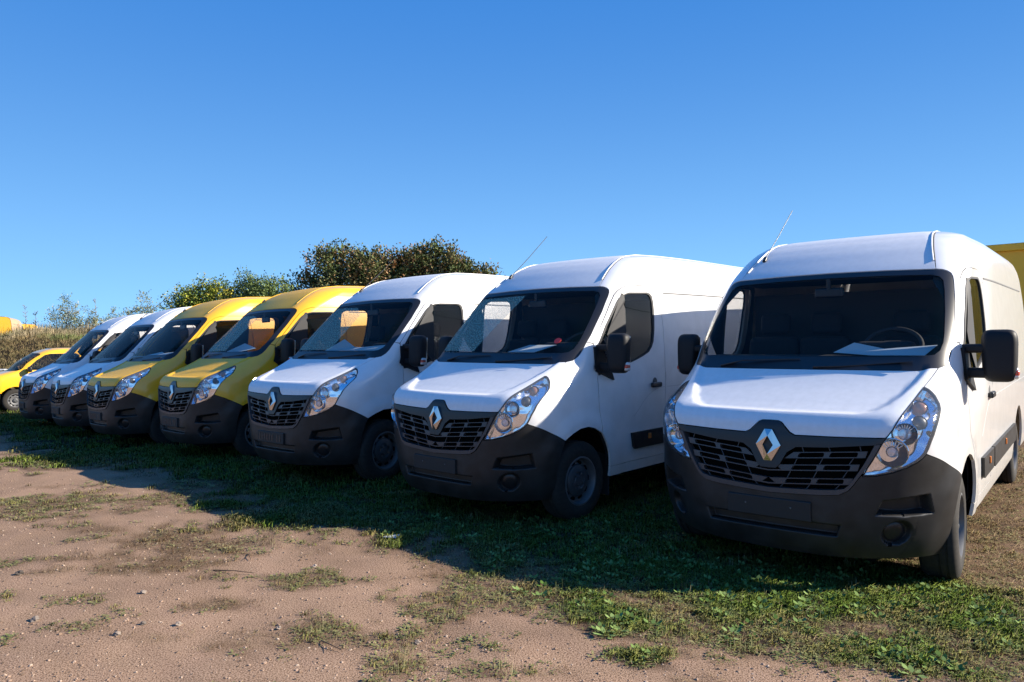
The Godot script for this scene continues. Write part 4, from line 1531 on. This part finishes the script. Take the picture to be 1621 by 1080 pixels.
	for i in 9000:
		var z := rng.randf_range(29.0, 35.0)
		var x := rng.randf_range(-30.0, -4.0)
		var hump := fa.get_noise_2d(x * 1.1, z * 0.6)
		if hump < -0.22 and rng.randf() < 0.7: continue
		var s: float = rng.randf_range(0.20, 0.62) * (0.85 + 0.9 * hump) * (0.65 if x < -22.5 else 1.0)
		var green := smoothstep(-0.1, 0.35, fa.get_noise_2d(x * 0.9 + 9.0, z * 0.9))
		tall.append([Transform3D(Basis(Vector3.UP, rng.randf() * TAU).scaled(Vector3(s * 0.9, s, s * 0.9)), Vector3(x, ground(x, z) - 0.02, -z)), Color(0.52, 0.43, 0.27).lerp(Color(0.28, 0.20, 0.10), 0.5 * rng.randf()).lerp(Color(0.20, 0.27, 0.08), green * rng.randf_range(0.4, 1.0))])
	scatter("bank_grass", tall_tuft, low, "short brown grass on the slope of the bank", "grass")
	scatter("tall_grass", tall_tuft, tall, "tall dry grass along the top of the bank", "grass")

func make_stones() -> void:
	var g := Geo.new()
	var seg := 7
	var rows := 5
	var f := noise(1.1, 77, 2)
	var P := func(i: int, j: int) -> Vector3:
		var w := TAU * (i % seg) / seg
		var e := -PI / 2 + PI * j / rows
		var d := Vector3(cos(w) * cos(e), sin(e), sin(w) * cos(e))
		return d * (1.0 + 0.5 * f.get_noise_3dv(d * 1.4)) * Vector3(1, 0.6, 0.8)
	for i in seg:
		for j in rows:
			var a: Vector3 = P.call(i, j)
			var b: Vector3 = P.call(i + 1, j)
			var c: Vector3 = P.call(i + 1, j + 1)
			var d: Vector3 = P.call(i, j + 1)
			g.flat(a, b, c, a + c)
			g.flat(a, c, d, a + c)
	var sm := mat(Color.WHITE, 0.9, 0.0, 0.3)
	sm.vertex_color_use_as_albedo = true
	var mesh := g.mesh(sm)
	var list := []
	for i in 34000:
		var z := 3.0 + 8.0 * pow(rng.randf(), 1.6)
		var x := rng.randf_range(-0.75, 0.75) * z
		if growth(x, z).x > 0.35:
			continue
		var s := 0.002 + 0.009 * pow(rng.randf(), 7.0)
		list.append([Transform3D(Basis(Vector3.UP, rng.randf() * TAU).scaled(Vector3(s, s * rng.randf_range(0.6, 1.1), s)), Vector3(x, ground(x, z) + s * 0.1, -z)), Color(0.36, 0.25, 0.18).lerp(Color(0.42, 0.33, 0.25) if rng.randf() < 0.3 else Color(0.10, 0.07, 0.05), rng.randf())])
	scatter("grit", mesh, list, "fine grit strewn over the bare dirt", "grit")
	var st := [[-3.33, 4.89, .030, "dark flat stone lying alone at the left edge of the dirt", 0.06], [-2.1, 3.84, .020, "small pale stone in the left foreground beside a dark one", 0.20], [-2.68, 4.06, .026, "rounded brown stone low on the left of the dirt", 0.18], [-2.04, 3.99, .018, "dark pebble behind the small pale stone in the left foreground", .12],
		[-0.5, 3.72, .018, "pale pebble at the thin grass patch in the middle foreground", 0.22], [-1.84, 3.98, .022, "pinkish stone right of the pair in the left foreground", 0.24], [-1.27, 3.91, .016, "light chip of stone left of the middle grass patch", 0.23], [-1.38, 5.03, .018, "grey pebble on the dirt in front of the middle white van", .35], [-2.30, 4.50, .020, "brown stone on the open dirt midway to the dry grass", .22]]
	for s in st:
		var o := MeshInstance3D.new()
		o.name = numbered("stone")
		o.mesh = mesh
		var m := mat(lin(s[4], s[4] * 0.80, s[4] * 0.64), 0.9)
		o.set_surface_override_material(0, m)
		o.position = Vector3(s[0], ground(s[0], s[1]) + s[2] * 0.25, -s[1])
		o.scale = Vector3(s[2], s[2], s[2] * 1.2)
		o.rotation.y = s[0] * 3.0
		add_child(o)
		tag(o, s[3], "stone", "stones on the dirt")
	# twigs, and a scrap
	var tw := [[-2.05, 4.95, 0.3, 0.32, "thin forked twig lying on the dirt beside the dry grass"], [-1.95, 5.35, 1.2, 0.22, "bent dry stalk at the back of the dry grass patch"], [-1.0, 3.75, 0.8, 0.2, "short twig in front of the thin grass in the foreground"]]
	for q in tw:
		var gg := Geo.new()
		var h := ground(q[0], q[1])
		var o := Vector3(q[0], h + 0.008, -q[1])
		var d: Vector3 = Vector3(cos(q[2]), 0, sin(q[2])) * q[3]
		gg.tube([o, o + d * 0.5 + Vector3(0, 0.012, 0.01), o + d + Vector3(0, 0.004, -0.01)], 0.004, 0.002, 5)
		gg.tube([o + d * 0.5 + Vector3(0, 0.012, 0.01), o + d * 0.7 + Vector3(0.02, 0.03, 0.06)], 0.0025, 0.001, 5)
		tag(lone("twig", gg, mat(lin(0.12, 0.075, 0.045), 0.9)), q[4], "twig", "twigs on the dirt")
	var gs := Geo.new()
	var so := Vector3(-0.97, ground(-0.97, 5.71) + 0.012, -5.71)
	gs.quad(so + Vector3(-0.06, 0.012, 0.03), so + Vector3(0.05, 0.004, 0.04), so + Vector3(0.07, 0.018, -0.03), so + Vector3(-0.04, 0.006, -0.04), Vector3.UP)
	gs.quad(so + Vector3(-0.06, 0.010, 0.03), so + Vector3(0.05, 0.002, 0.04), so + Vector3(0.07, 0.016, -0.03), so + Vector3(-0.04, 0.004, -0.04), Vector3.DOWN)
	tag(lone("plastic_scrap", gs, mat(lin(0.45, 0.47, 0.5), 0.3)), "crumpled clear plastic scrap in the grass before the second white van", "scrap")

# ------------------------------------------------------------------ trees
func tree(called: String, label: String, group: String, at: Vector3, blobs: Array, n: int, size: float, cols: Array, trunk_r: float, spiky := 0.0) -> void:
	var o := base(called, at)
	tag(o, label, "bush" if called.contains("bush") or called.contains("shrub") else "tree", group)
	var g := Geo.new()
	var top := Vector3.ZERO
	for b in blobs:
		top += b[0]
	top /= blobs.size()
	var fork := Vector3(top.x * 0.5, top.y * 0.35, top.z * 0.5)
	g.tube([Vector3(0, -0.3, 0), fork * 0.5 + Vector3(0.08, 0, 0), fork], trunk_r, trunk_r * 0.7, 8)
	for b in blobs:
		var e: Vector3 = b[0]
		g.tube([fork, fork.lerp(e, 0.5) + Vector3(rng.randfn() * 0.15, 0.1, rng.randfn() * 0.15), e], trunk_r * 0.5, trunk_r * 0.12, 6)
		for k in 5:
			var q: Vector3 = e + Vector3(rng.randfn(), rng.randfn(), rng.randfn()).normalized() * b[1] * 0.85
			g.tube([e, e.lerp(q, 0.6) + Vector3(0, 0.05, 0), q], trunk_r * 0.12, 0.006, 4)
	part("trunk", g, mat(lin(0.09, 0.07, 0.05), 0.9), o)
	var c := Geo.new()
	c.use_color = true
	var tot := 0.0
	for b in blobs: tot += pow(b[1], 2.2)
	for b in blobs:
		var m := int(n * pow(b[1], 2.2) / tot)
		# leaves gather on twigs
		var twigs := maxi(6, m / 16)
		for k in twigs:
			var d: Vector3 = Vector3(rng.randfn(), rng.randfn(), rng.randfn()).normalized()
			var rr: float = b[1] * pow(rng.randf(), 0.40)
			var q: Vector3 = b[0] + d * rr * Vector3(1.0, 0.9 + spiky, 1.0)
			var od := (d + Vector3(0, 0.5 + spiky, 0)).normalized()
			var tone: Color = cols[rng.randi() % cols.size()]
			tone = tone * rng.randf_range(0.75, 1.45)
			for i in 16:
				var p := q + od * rng.randf_range(-0.5, 1.0) * size * 2.6 + Vector3(rng.randfn(), rng.randfn(), rng.randfn()) * size * 0.75
				var ld := (od * 0.6 + Vector3(rng.randfn(), rng.randfn(), rng.randfn()) * 0.7).normalized()
				var up := Vector3(rng.randfn() * 0.6, 1.0, rng.randfn() * 0.6).normalized()
				var s := ld.cross(up).normalized() * size * rng.randf_range(0.25, 0.42)
				var nn := s.cross(ld).normalized()
				if nn.y < 0: nn = -nn
				c.col = tone * rng.randf_range(0.8, 1.2)
				c.col.a = 1.0
				var l := size * rng.randf_range(0.7, 1.3)
				c.tri(p, p + ld * l * 0.5 + s, p + ld * l, nn, nn, nn)
				c.tri(p, p + ld * l, p + ld * l * 0.5 - s, nn, nn, nn)
	part("crown", c, M.leaf, o)

func make_trees() -> void:
	M.leaf = leaf_mat()
	M.leaf.backlight = Color(0.34, 0.34, 0.12)
	var dark := [Color(0.11, 0.13, 0.055), Color(0.15, 0.14, 0.065), Color(0.19, 0.16, 0.075), Color(0.08, 0.10, 0.045), Color(0.09, 0.12, 0.045), Color(0.22, 0.14, 0.075)]
	var red := [Color(0.20, 0.12, 0.055), Color(0.15, 0.13, 0.055), Color(0.11, 0.125, 0.05), Color(0.24, 0.125, 0.06), Color(0.14, 0.15, 0.06), Color(0.09, 0.11, 0.045)]
	var lime := [Color(0.25, 0.27, 0.045), Color(0.17, 0.22, 0.045), Color(0.31, 0.27, 0.05), Color(0.11, 0.16, 0.045)]
	var grey := [Color(0.13, 0.18, 0.065), Color(0.18, 0.22, 0.085), Color(0.10, 0.14, 0.05)]
	var B := func(l: Array) -> Array:
		var out := []
		for q in l: out.append([Vector3(q[0], q[1], q[2]), q[3]])
		return out
	# positions: x across, height above the foot, depth
	tree("broadleaf_tree", "dark spreading tree left in the group behind the white vans", "trees behind the vans", Vector3(-9.7, ground(-9.7, 41.0) - 0.24, -41.0), B.call([[-1.6, 3.0, 0, 1.2], [-0.6, 4.0, 0.3, 1.25], [0.6, 4.1, -0.3, 1.3], [1.4, 3.3, 0.4, 1.2], [-2.5, 1.7, 0.2, 0.8], [0, 2.6, 0.9, 1.3], [-0.2, 4.9, 0, 0.7], [-0.95, 4.7, 0, 0.5], [1.5, 4.3, 0, 1.0], [1.9, 3.2, 0.2, 1.1]]), 17000, 0.16, dark, 0.22)
	tree("broadleaf_tree", "reddening tree in the middle of the group behind the white vans", "trees behind the vans", Vector3(-7.0, ground(-7.0, 42.0) - 0.24, -42.0), B.call([[-0.9, 3.4, 0.2, 1.3], [0.5, 3.9, 0.1, 1.35], [1.3, 3.0, 0.5, 1.2], [-0.2, 4.4, -0.3, 0.9], [0.0, 2.4, 0.8, 1.3], [0.9, 4.6, 0, 0.7], [-1.4, 4.3, 0, 0.8], [-1.1, 2.4, 0.5, 1.1], [1.5, 4.3, 0, 0.8]]), 16000, 0.16, red, 0.2)
	tree("broadleaf_tree", "tallest dark tree with knobbly twig tips behind the white vans", "trees behind the vans", Vector3(-4.4, ground(-4.4, 42.0) - 0.24, -42.0), B.call([[-0.9, 4.1, 0.2, 1.2], [0.3, 4.3, 0.1, 1.25], [1.0, 3.5, 0.4, 1.2], [0.2, 5.2, 0, 0.5], [-0.75, 5.3, 0.0, 0.38], [0.75, 5.05, 0.1, 0.5], [0, 2.7, 0.8, 1.3], [-0.35, 4.95, 0, 0.6], [-1.5, 3.9, 0, 1.1], [1.3, 4.2, 0, 0.7]]), 16000, 0.16, dark, 0.2)
	tree("broadleaf_tree", "lower green tree at the right end of the group behind the white vans", "trees behind the vans", Vector3(-1.9, ground(-1.9, 41.5) - 0.24, -41.5), B.call([[-0.8, 3.2, 0.2, 1.1], [0.2, 3.4, 0.1, 0.9], [0.9, 2.8, 0.3, 0.75], [1.35, 2.5, 0.3, 0.5], [-0.2, 2.2, 0.7, 1.1], [0.75, 3.4, 0, 0.4], [-1.1, 3.7, 0, 0.8]]), 9500, 0.15, dark + [Color(0.08, 0.10, 0.03)], 0.16)
	tree("broadleaf_tree", "small dark tree between the light bushes and the dark group", "trees behind the vans", Vector3(-13.0, ground(-13.0, 42.5) - 0.24, -42.5), B.call([[0, 2.0, 0, 0.9], [0.7, 2.2, 0.2, 0.8], [-0.7, 1.6, 0.2, 0.7]]), 3500, 0.15, dark, 0.12)
	var bx := [-17.1, -16.3, -15.4, -14.0, -13.2, -12.45]
	var bt := [2.55, 2.95, 3.05, 3.35, 3.15, 3.05]
	var bl := ["yellow tinged bush at the left end of the light bushes", "second bush from the left among the light bushes, yellow green", "pointed bush third from the left among the light bushes", "tallest light bush, grey green with a narrow tip", "grey green bush right of the tallest light bush", "rightmost light bush beside the dark trees"]
	for i in 6:
		var x: float = bx[i]
		var h: float = bt[i]
		tree("light_bush", bl[i], "light bushes behind the yellow vans", Vector3(x, ground(x, 38.0), -38.0 - 0.3 * (i % 2)), B.call([[0, h * 0.5, 0, 0.85], [0.18, h * 0.72, 0.1, 0.6], [-0.15, h * 0.90, 0, 0.32], [0.45, h * 0.55, 0.3, 0.7], [-0.5, h * 0.5, 0.2, 0.7], [0.36, h * 0.84, 0, 0.3], [-0.45, h * 0.78, 0, 0.34]]), 5200, 0.11, lime if i < 3 else grey, 0.07, 0.5)
	var weeds := [[-20.5, 33.2, 1.6, "grey green shrub standing up from the tall grass on the bank"], [-19.3, 33.0, 1.1, "smaller shrub right of the grey green shrub on the bank"], [-15.6, 30.6, 1.5, "thin shrub showing between the two white vans at the far end"], [-18.5, 33.5, 1.0, "low dark shrub behind the farthest white van"]]
	for q in weeds:
		var h: float = q[2]
		tree("wild_shrub", q[3], "shrubs on the bank", Vector3(q[0], ground(q[0], q[1]), -q[1]), B.call([[0, h * 0.5, 0, h * 0.35], [0.2, h * 0.8, 0, h * 0.25], [-0.35, h * 0.55, 0.1, h * 0.3], [0.45, h * 0.45, 0.1, h * 0.28], [0.0, h * 1.05, 0, h * 0.16]]), int(1500 * h), 0.065, [Color(0.20, 0.22, 0.13), Color(0.28, 0.27, 0.18), Color(0.14, 0.17, 0.08)], 0.025)
	for q in [[-22.2, 33.0, 1.5, "tall bare weed stalk left of the shrubs on the bank"], [-19.0, 33.0, 1.75, "tallest bare weed stalk beside the farthest white van"], [-22.0, 33.4, 1.3, "shorter bare weed stalk at the left on the bank"]]:
		var g := Geo.new()
		var o := Vector3(q[0], ground(q[0], q[1]) - 0.05, -q[1])
		g.tube([o, o + Vector3(0.03, q[2] * 0.6, 0), o + Vector3(-0.02, q[2], 0)], 0.012, 0.005, 5)
		for k in 16:
			var h: float = q[2] * rng.randf_range(0.35, 0.98)
			var w := rng.randf() * TAU
			g.tube([o + Vector3(0.02, h, 0), o + Vector3(cos(w) * 0.10, h + 0.10, sin(w) * 0.10)], 0.007, 0.012, 4)
		tag(lone("weed_stalk", g, mat(lin(0.22, 0.19, 0.13), 0.9)), q[3], "weed", "weed stalks on the bank")

# ------------------------------------------------------------------ other things
func make_container() -> void:
	var o := base("container", Vector3(9.13, ground(9.13, 12.87), -12.87))
	tag(o, "large yellow box body standing behind the white vans at the right", "container")
	# along: from this corner to the far left end; the wall faces the vans
	var along := Vector3(-0.781, 0, -0.624)
	var back := Vector3(0.624, 0, -0.781)
	var b := Basis(along, Vector3.UP, back)
	o.transform.basis = Basis(along, Vector3.UP, back)
	var g := Geo.new()
	g.box(Vector3(-2.6, 0.95, 0.02), Vector3(4.9, 3.25, 2.45))
	part("box_wall", g, M.container, o)
	g = Geo.new()
	g.rbox(Vector3(1.15, 3.24, 0.0), Vector3(3.78, 0.065, 0.05), 0.02)
	g.rbox(Vector3(1.15, 3.24, 2.46), Vector3(3.78, 0.065, 0.05), 0.02)
	part("top_rail", g, M.container, o)
	g = Geo.new()
	g.box(Vector3(-2.63, 3.28, -0.03), Vector3(4.93, 3.31, 2.5))
	part("roof", g, mat(lin(0.30, 0.22, 0.07), 0.7), o)
	g = Geo.new()
	g.rbox(Vector3(1.15, 0.90, 0.0), Vector3(3.78, 0.09, 0.05), 0.02)
	part("bottom_rail", g, M.frame_dark, o)
	for x in [-2.58, 4.88]:
		g = Geo.new()
		g.rbox(Vector3(x, 2.08, 0.0), Vector3(0.06, 1.17, 0.05), 0.02)
		part("corner_post", g, M.container, o)
	# a side door with its frame and hinges
	g = Geo.new()
	for q in [[0.30, 0.315, 1.1, 3.02], [1.28, 1.295, 1.1, 3.02], [0.30, 1.295, 3.005, 3.02], [0.55, 0.56, 1.1, 3.02]]:
		g.box(Vector3(q[0], q[2], 0.008), Vector3(q[1], q[3], 0.018))
	part("door_seam", g, mat(lin(0.16, 0.09, 0.01), 0.7), o)
	for x in [-2.1, 4.4]:
		for z in [0.25, 2.2]:
			g = Geo.new()
			g.tube([Vector3(x, -0.1, z), Vector3(x, 0.95, z)], 0.05, 0.05, 8)
			g.box(Vector3(x - 0.1, -0.06, z - 0.1), Vector3(x + 0.1, 0.03, z + 0.1))
			part("support_leg", g, M.frame_dark, o)

func _ready() -> void:
	rng.seed = 20240
	# --- camera
	var cam := Camera3D.new()
	cam.name = "camera"
	cam.position = Vector3(0, 1.503, 0)
	cam.rotation = Vector3(0.0116, 0, -0.01043)
	cam.fov = 50.46
	cam.near = 0.05
	cam.far = 3000.0
	add_child(cam)
	cam.current = true
	# --- sky, exposure
	var sky := ProceduralSkyMaterial.new()
	sky.sky_top_color = lin(0.018, 0.157, 0.53)
	sky.sky_horizon_color = lin(0.315, 0.665, 1.05)
	sky.sky_curve = 0.15
	sky.ground_bottom_color = lin(0.16, 0.11, 0.08)
	sky.ground_horizon_color = lin(0.30, 0.34, 0.38)
	sky.sun_angle_max = 45.0
	sky.sun_curve = 0.25
	var env := Environment.new()
	env.background_mode = Environment.BG_SKY
	env.sky = Sky.new()
	env.sky.sky_material = sky
	env.tonemap_mode = Environment.TONE_MAPPER_LINEAR
	env.tonemap_exposure = 2.2
	env.background_energy_multiplier = 0.58
	env.ambient_light_source = Environment.AMBIENT_SOURCE_SKY
	env.sdfgi_enabled = true
	env.ssao_enabled = true
	env.ssil_enabled = true
	var we := WorldEnvironment.new()
	we.name = "environment"
	we.environment = env
	add_child(we)
	# --- sun: from the right, low
	var sun := DirectionalLight3D.new()
	sun.name = "sun"
	var az := deg_to_rad(95.0)
	var el := deg_to_rad(27.0)
	var to_sun := Vector3(sin(az) * cos(el), sin(el), -cos(az) * cos(el))
	sun.basis = Basis.looking_at(-to_sun, Vector3.UP)
	sun.light_energy = 1.6
	sun.light_color = Color(1.0, 0.96, 0.90)
	sun.light_angular_distance = 0.5
	sun.shadow_enabled = true
	add_child(sun)

	make_materials()
	make_ground()
	make_trees()
	make_container()

	# --- the vans
	var proto := make_van()
	var poses := [[[1.649, -0.031, 4.699], 39.32, 1.1, -0.46], [[-0.681, 0.013, 6.321], 42.41, 0.64, -0.61], [[-2.678, 0.057, 8.025], 41.76, -0.18, -0.11], [[-4.7, 0.058, 9.952], 44.83, 0.02, 0.32], [[-6.664, 0.006, 11.588], 43.68, 0.52, 0.54], [[-8.405, -0.035, 13.333], 45.78, 0.26, 0.84], [[-10.355, -0.066, 15.291], 46.28, 0.43, 0.16]]
	var labels := ["white panel van nearest the camera, at the right end of the row", "white panel van with a red dot on its windscreen, second from the right", "white panel van beside the yellow vans, third from the right", "yellow panel van next to the white ones, the nearer of the two yellow", "yellow panel van farther left, between a yellow and a white van", "white panel van just left of the yellow vans, sixth from the right", "white panel van at the far left end of the row beside the small yellow van"]
	var vans := []
	for i in 7:
		var v: Node3D = proto.duplicate()
		v.name = numbered("panel_van")
		add_child(v)
		var p: Array = poses[i]
		v.position = Vector3(p[0][0], p[0][1], -p[0][2])
		v.rotation = Vector3(deg_to_rad(p[2]), -deg_to_rad(p[1]), deg_to_rad(p[3]))
		tag(v, labels[i], "van", "panel vans parked in a row")
		if i == 3 or i == 4:
			repaint(v, "yellow")
		if i in [0, 1, 2, 5]:
			aerial(v, 0.0032 if i < 2 else 0.0045)
		if i >= 2:
			var pl: MeshInstance3D = v.get_node("plate_carrier")
			pl.set_surface_override_material(0, M.plate)
			var g := Geo.new()
			for k in 9:
				if k == 6: continue
				g.box(Vector3(-0.23 + k * 0.052, 0.465, 0.0165), Vector3(-0.20 + k * 0.052, 0.54, 0.019))
			part("faded_marking", g, M.plate_brown, pl).set_meta("kind", "stuff")
		for o in v.get_children():
			if o.name.begins_with("front_wheel"):
				o.basis = Basis(Vector3.UP, [0.05, -0.03, 0.10, -0.06, 0.02, 0.08, -0.04][i]) * o.basis
		vans.append(v)
	var st := Geo.new()
	var q0 := sk.F(0.66, 1.56)
	var pn0: Array = sk.PN(q0.x, q0.y)
	var yv: Vector3 = pn0[1]
	var xv := yv.cross(Vector3.UP).normalized()
	st.lathe([[0.034, 0.0], [0.034, 0.003], [0, 0.003]], Transform3D(Basis(xv, yv, xv.cross(yv)), pn0[0]), 20)
	part("round_sticker", st, M.sticker, vans[1])
	# papers behind the windscreens
	paper_on_dash(vans[0], [Vector3(0.14, 1.470, -0.98), Vector3(0.42, 1.452, -0.90), Vector3(0.74, 1.452, -0.94), Vector3(0.79, 1.52, -1.12), Vector3(0.52, 1.480, -1.10), Vector3(0.26, 1.540, -1.08)], "crumpled pale sheet on the dashboard of the nearest white van")
	paper_on_dash(vans[1], [Vector3(0.02, 1.455, -0.92), Vector3(0.36, 1.455, -0.92), Vector3(0.42, 1.520, -1.18), Vector3(0.08, 1.520, -1.18)], "flat pale sheet on the dashboard of the van with the red dot")
	paper_on_dash(vans[2], [Vector3(-0.40, 1.455, -0.96), Vector3(0.66, 1.455, -0.94), Vector3(0.74, 1.53, -1.16), Vector3(0.35, 1.49, -1.12), Vector3(0.0, 1.50, -1.12), Vector3(-0.25, 1.60, -1.15)], "large crumpled sheet on the dashboard of the white van beside the yellow ones")
	paper_on_dash(vans[3], [Vector3(-0.35, 1.455, -0.94), Vector3(0.20, 1.455, -0.92), Vector3(0.25, 1.50, -1.12), Vector3(-0.18, 1.58, -1.15)], "crumpled sheet on the dashboard of the nearer yellow van")
	paper_on_dash(vans[4], [Vector3(-0.45, 1.455, -0.94), Vector3(0.45, 1.455, -0.92), Vector3(0.50, 1.51, -1.15), Vector3(0.0, 1.47, -1.1), Vector3(-0.3, 1.51, -1.15)], "pale sheets on the dashboard of the farther yellow van")
	# dew still on the passenger side of three windscreens
	var AL := lines([[0.0, 0.5, 0.05], [0.5, 1.0, 0.02]])
	var YL := lines([[1.4, 2.1, 0.05]])
	for q in [[1, [.10, 2.02, .74, 2.01, .78, 1.95, .82, 1.72, .838, 1.55, .80, 1.47, .30, 1.47, .22, 1.70]], [2, [-.10, 1.9, .2, 2.0, .74, 2.01, .78, 1.95, .82, 1.72, .838, 1.55, .80, 1.47, .0, 1.47]], [3, [.0, 1.95, .2, 2.0, .74, 2.01, .78, 1.95, .82, 1.72, .838, 1.55, .80, 1.47, .0, 1.47]]]:
		var gd := Geo.new()
		var pl2: Array = q[1]
		for i in pl2.size() / 2:
			pl2[2 * i] = maxf(pl2[2 * i], 0.0)
		sk.panel(sk.fr(pl2), [], -0.004, 0.0, AL, YL, null, gd)
		part("dew", gd, M.dew, vans[q[0]].get_node("windscreen"))
	# two more yellow vans far behind the bank
	var far := [[-34.6, 50.0, 205.0, "yellow van half hidden behind the bank at the far left"], [-41.5, 58.0, 235.0, "yellow van behind the tall grass, right of the other one on the bank"]]
	for f in far:
		var v: Node3D = proto.duplicate()
		v.name = numbered("panel_van")
		add_child(v)
		v.position = Vector3(f[0], ground(f[0], f[1]) - 0.1, -f[1])
		v.rotation.y = deg_to_rad(f[2])
		repaint(v, "yellow")
		tag(v, f[3], "van", "yellow vans behind the bank")
	proto.free()
	var sv := make_small_van()
	var yaw := deg_to_rad(46.0)
	# its front right wheel as seen stands at x -13.2, z 19.3
	var hub := Vector3(-13.25, 0, -19.3)
	sv.rotation.y = -yaw
	sv.position = hub - sv.basis * Vector3(0.80, 0, -0.76)
	sv.position.y = -0.02
	tag(sv, "small yellow delivery van cut off by the left edge, beside the row", "van")
	# a stick leaning in the grass and a white scrap behind the small van
	var gk := Geo.new()
	var k0 := Vector3(-16.4, ground(-16.4, 23.5), -23.5)
	gk.tube([k0, k0 + Vector3(0.45, 1.05, 0.0)], 0.02, 0.02, 6)
	tag(lone("wooden_stick", gk, mat(lin(0.45, 0.30, 0.20), 0.8)), "pale wooden stick leaning up behind the small yellow van", "stick")
	gk = Geo.new()
	gk.rbox(Vector3(-17.9, ground(-17.9, 25.4) + 0.05, -25.4), Vector3(0.16, 0.05, 0.1), 0.04)
	tag(lone("plastic_bag", gk, mat(lin(0.6, 0.6, 0.58), 0.6)), "white plastic bag lying on the slope of the bank", "bag")
	make_grass()
	make_stones()
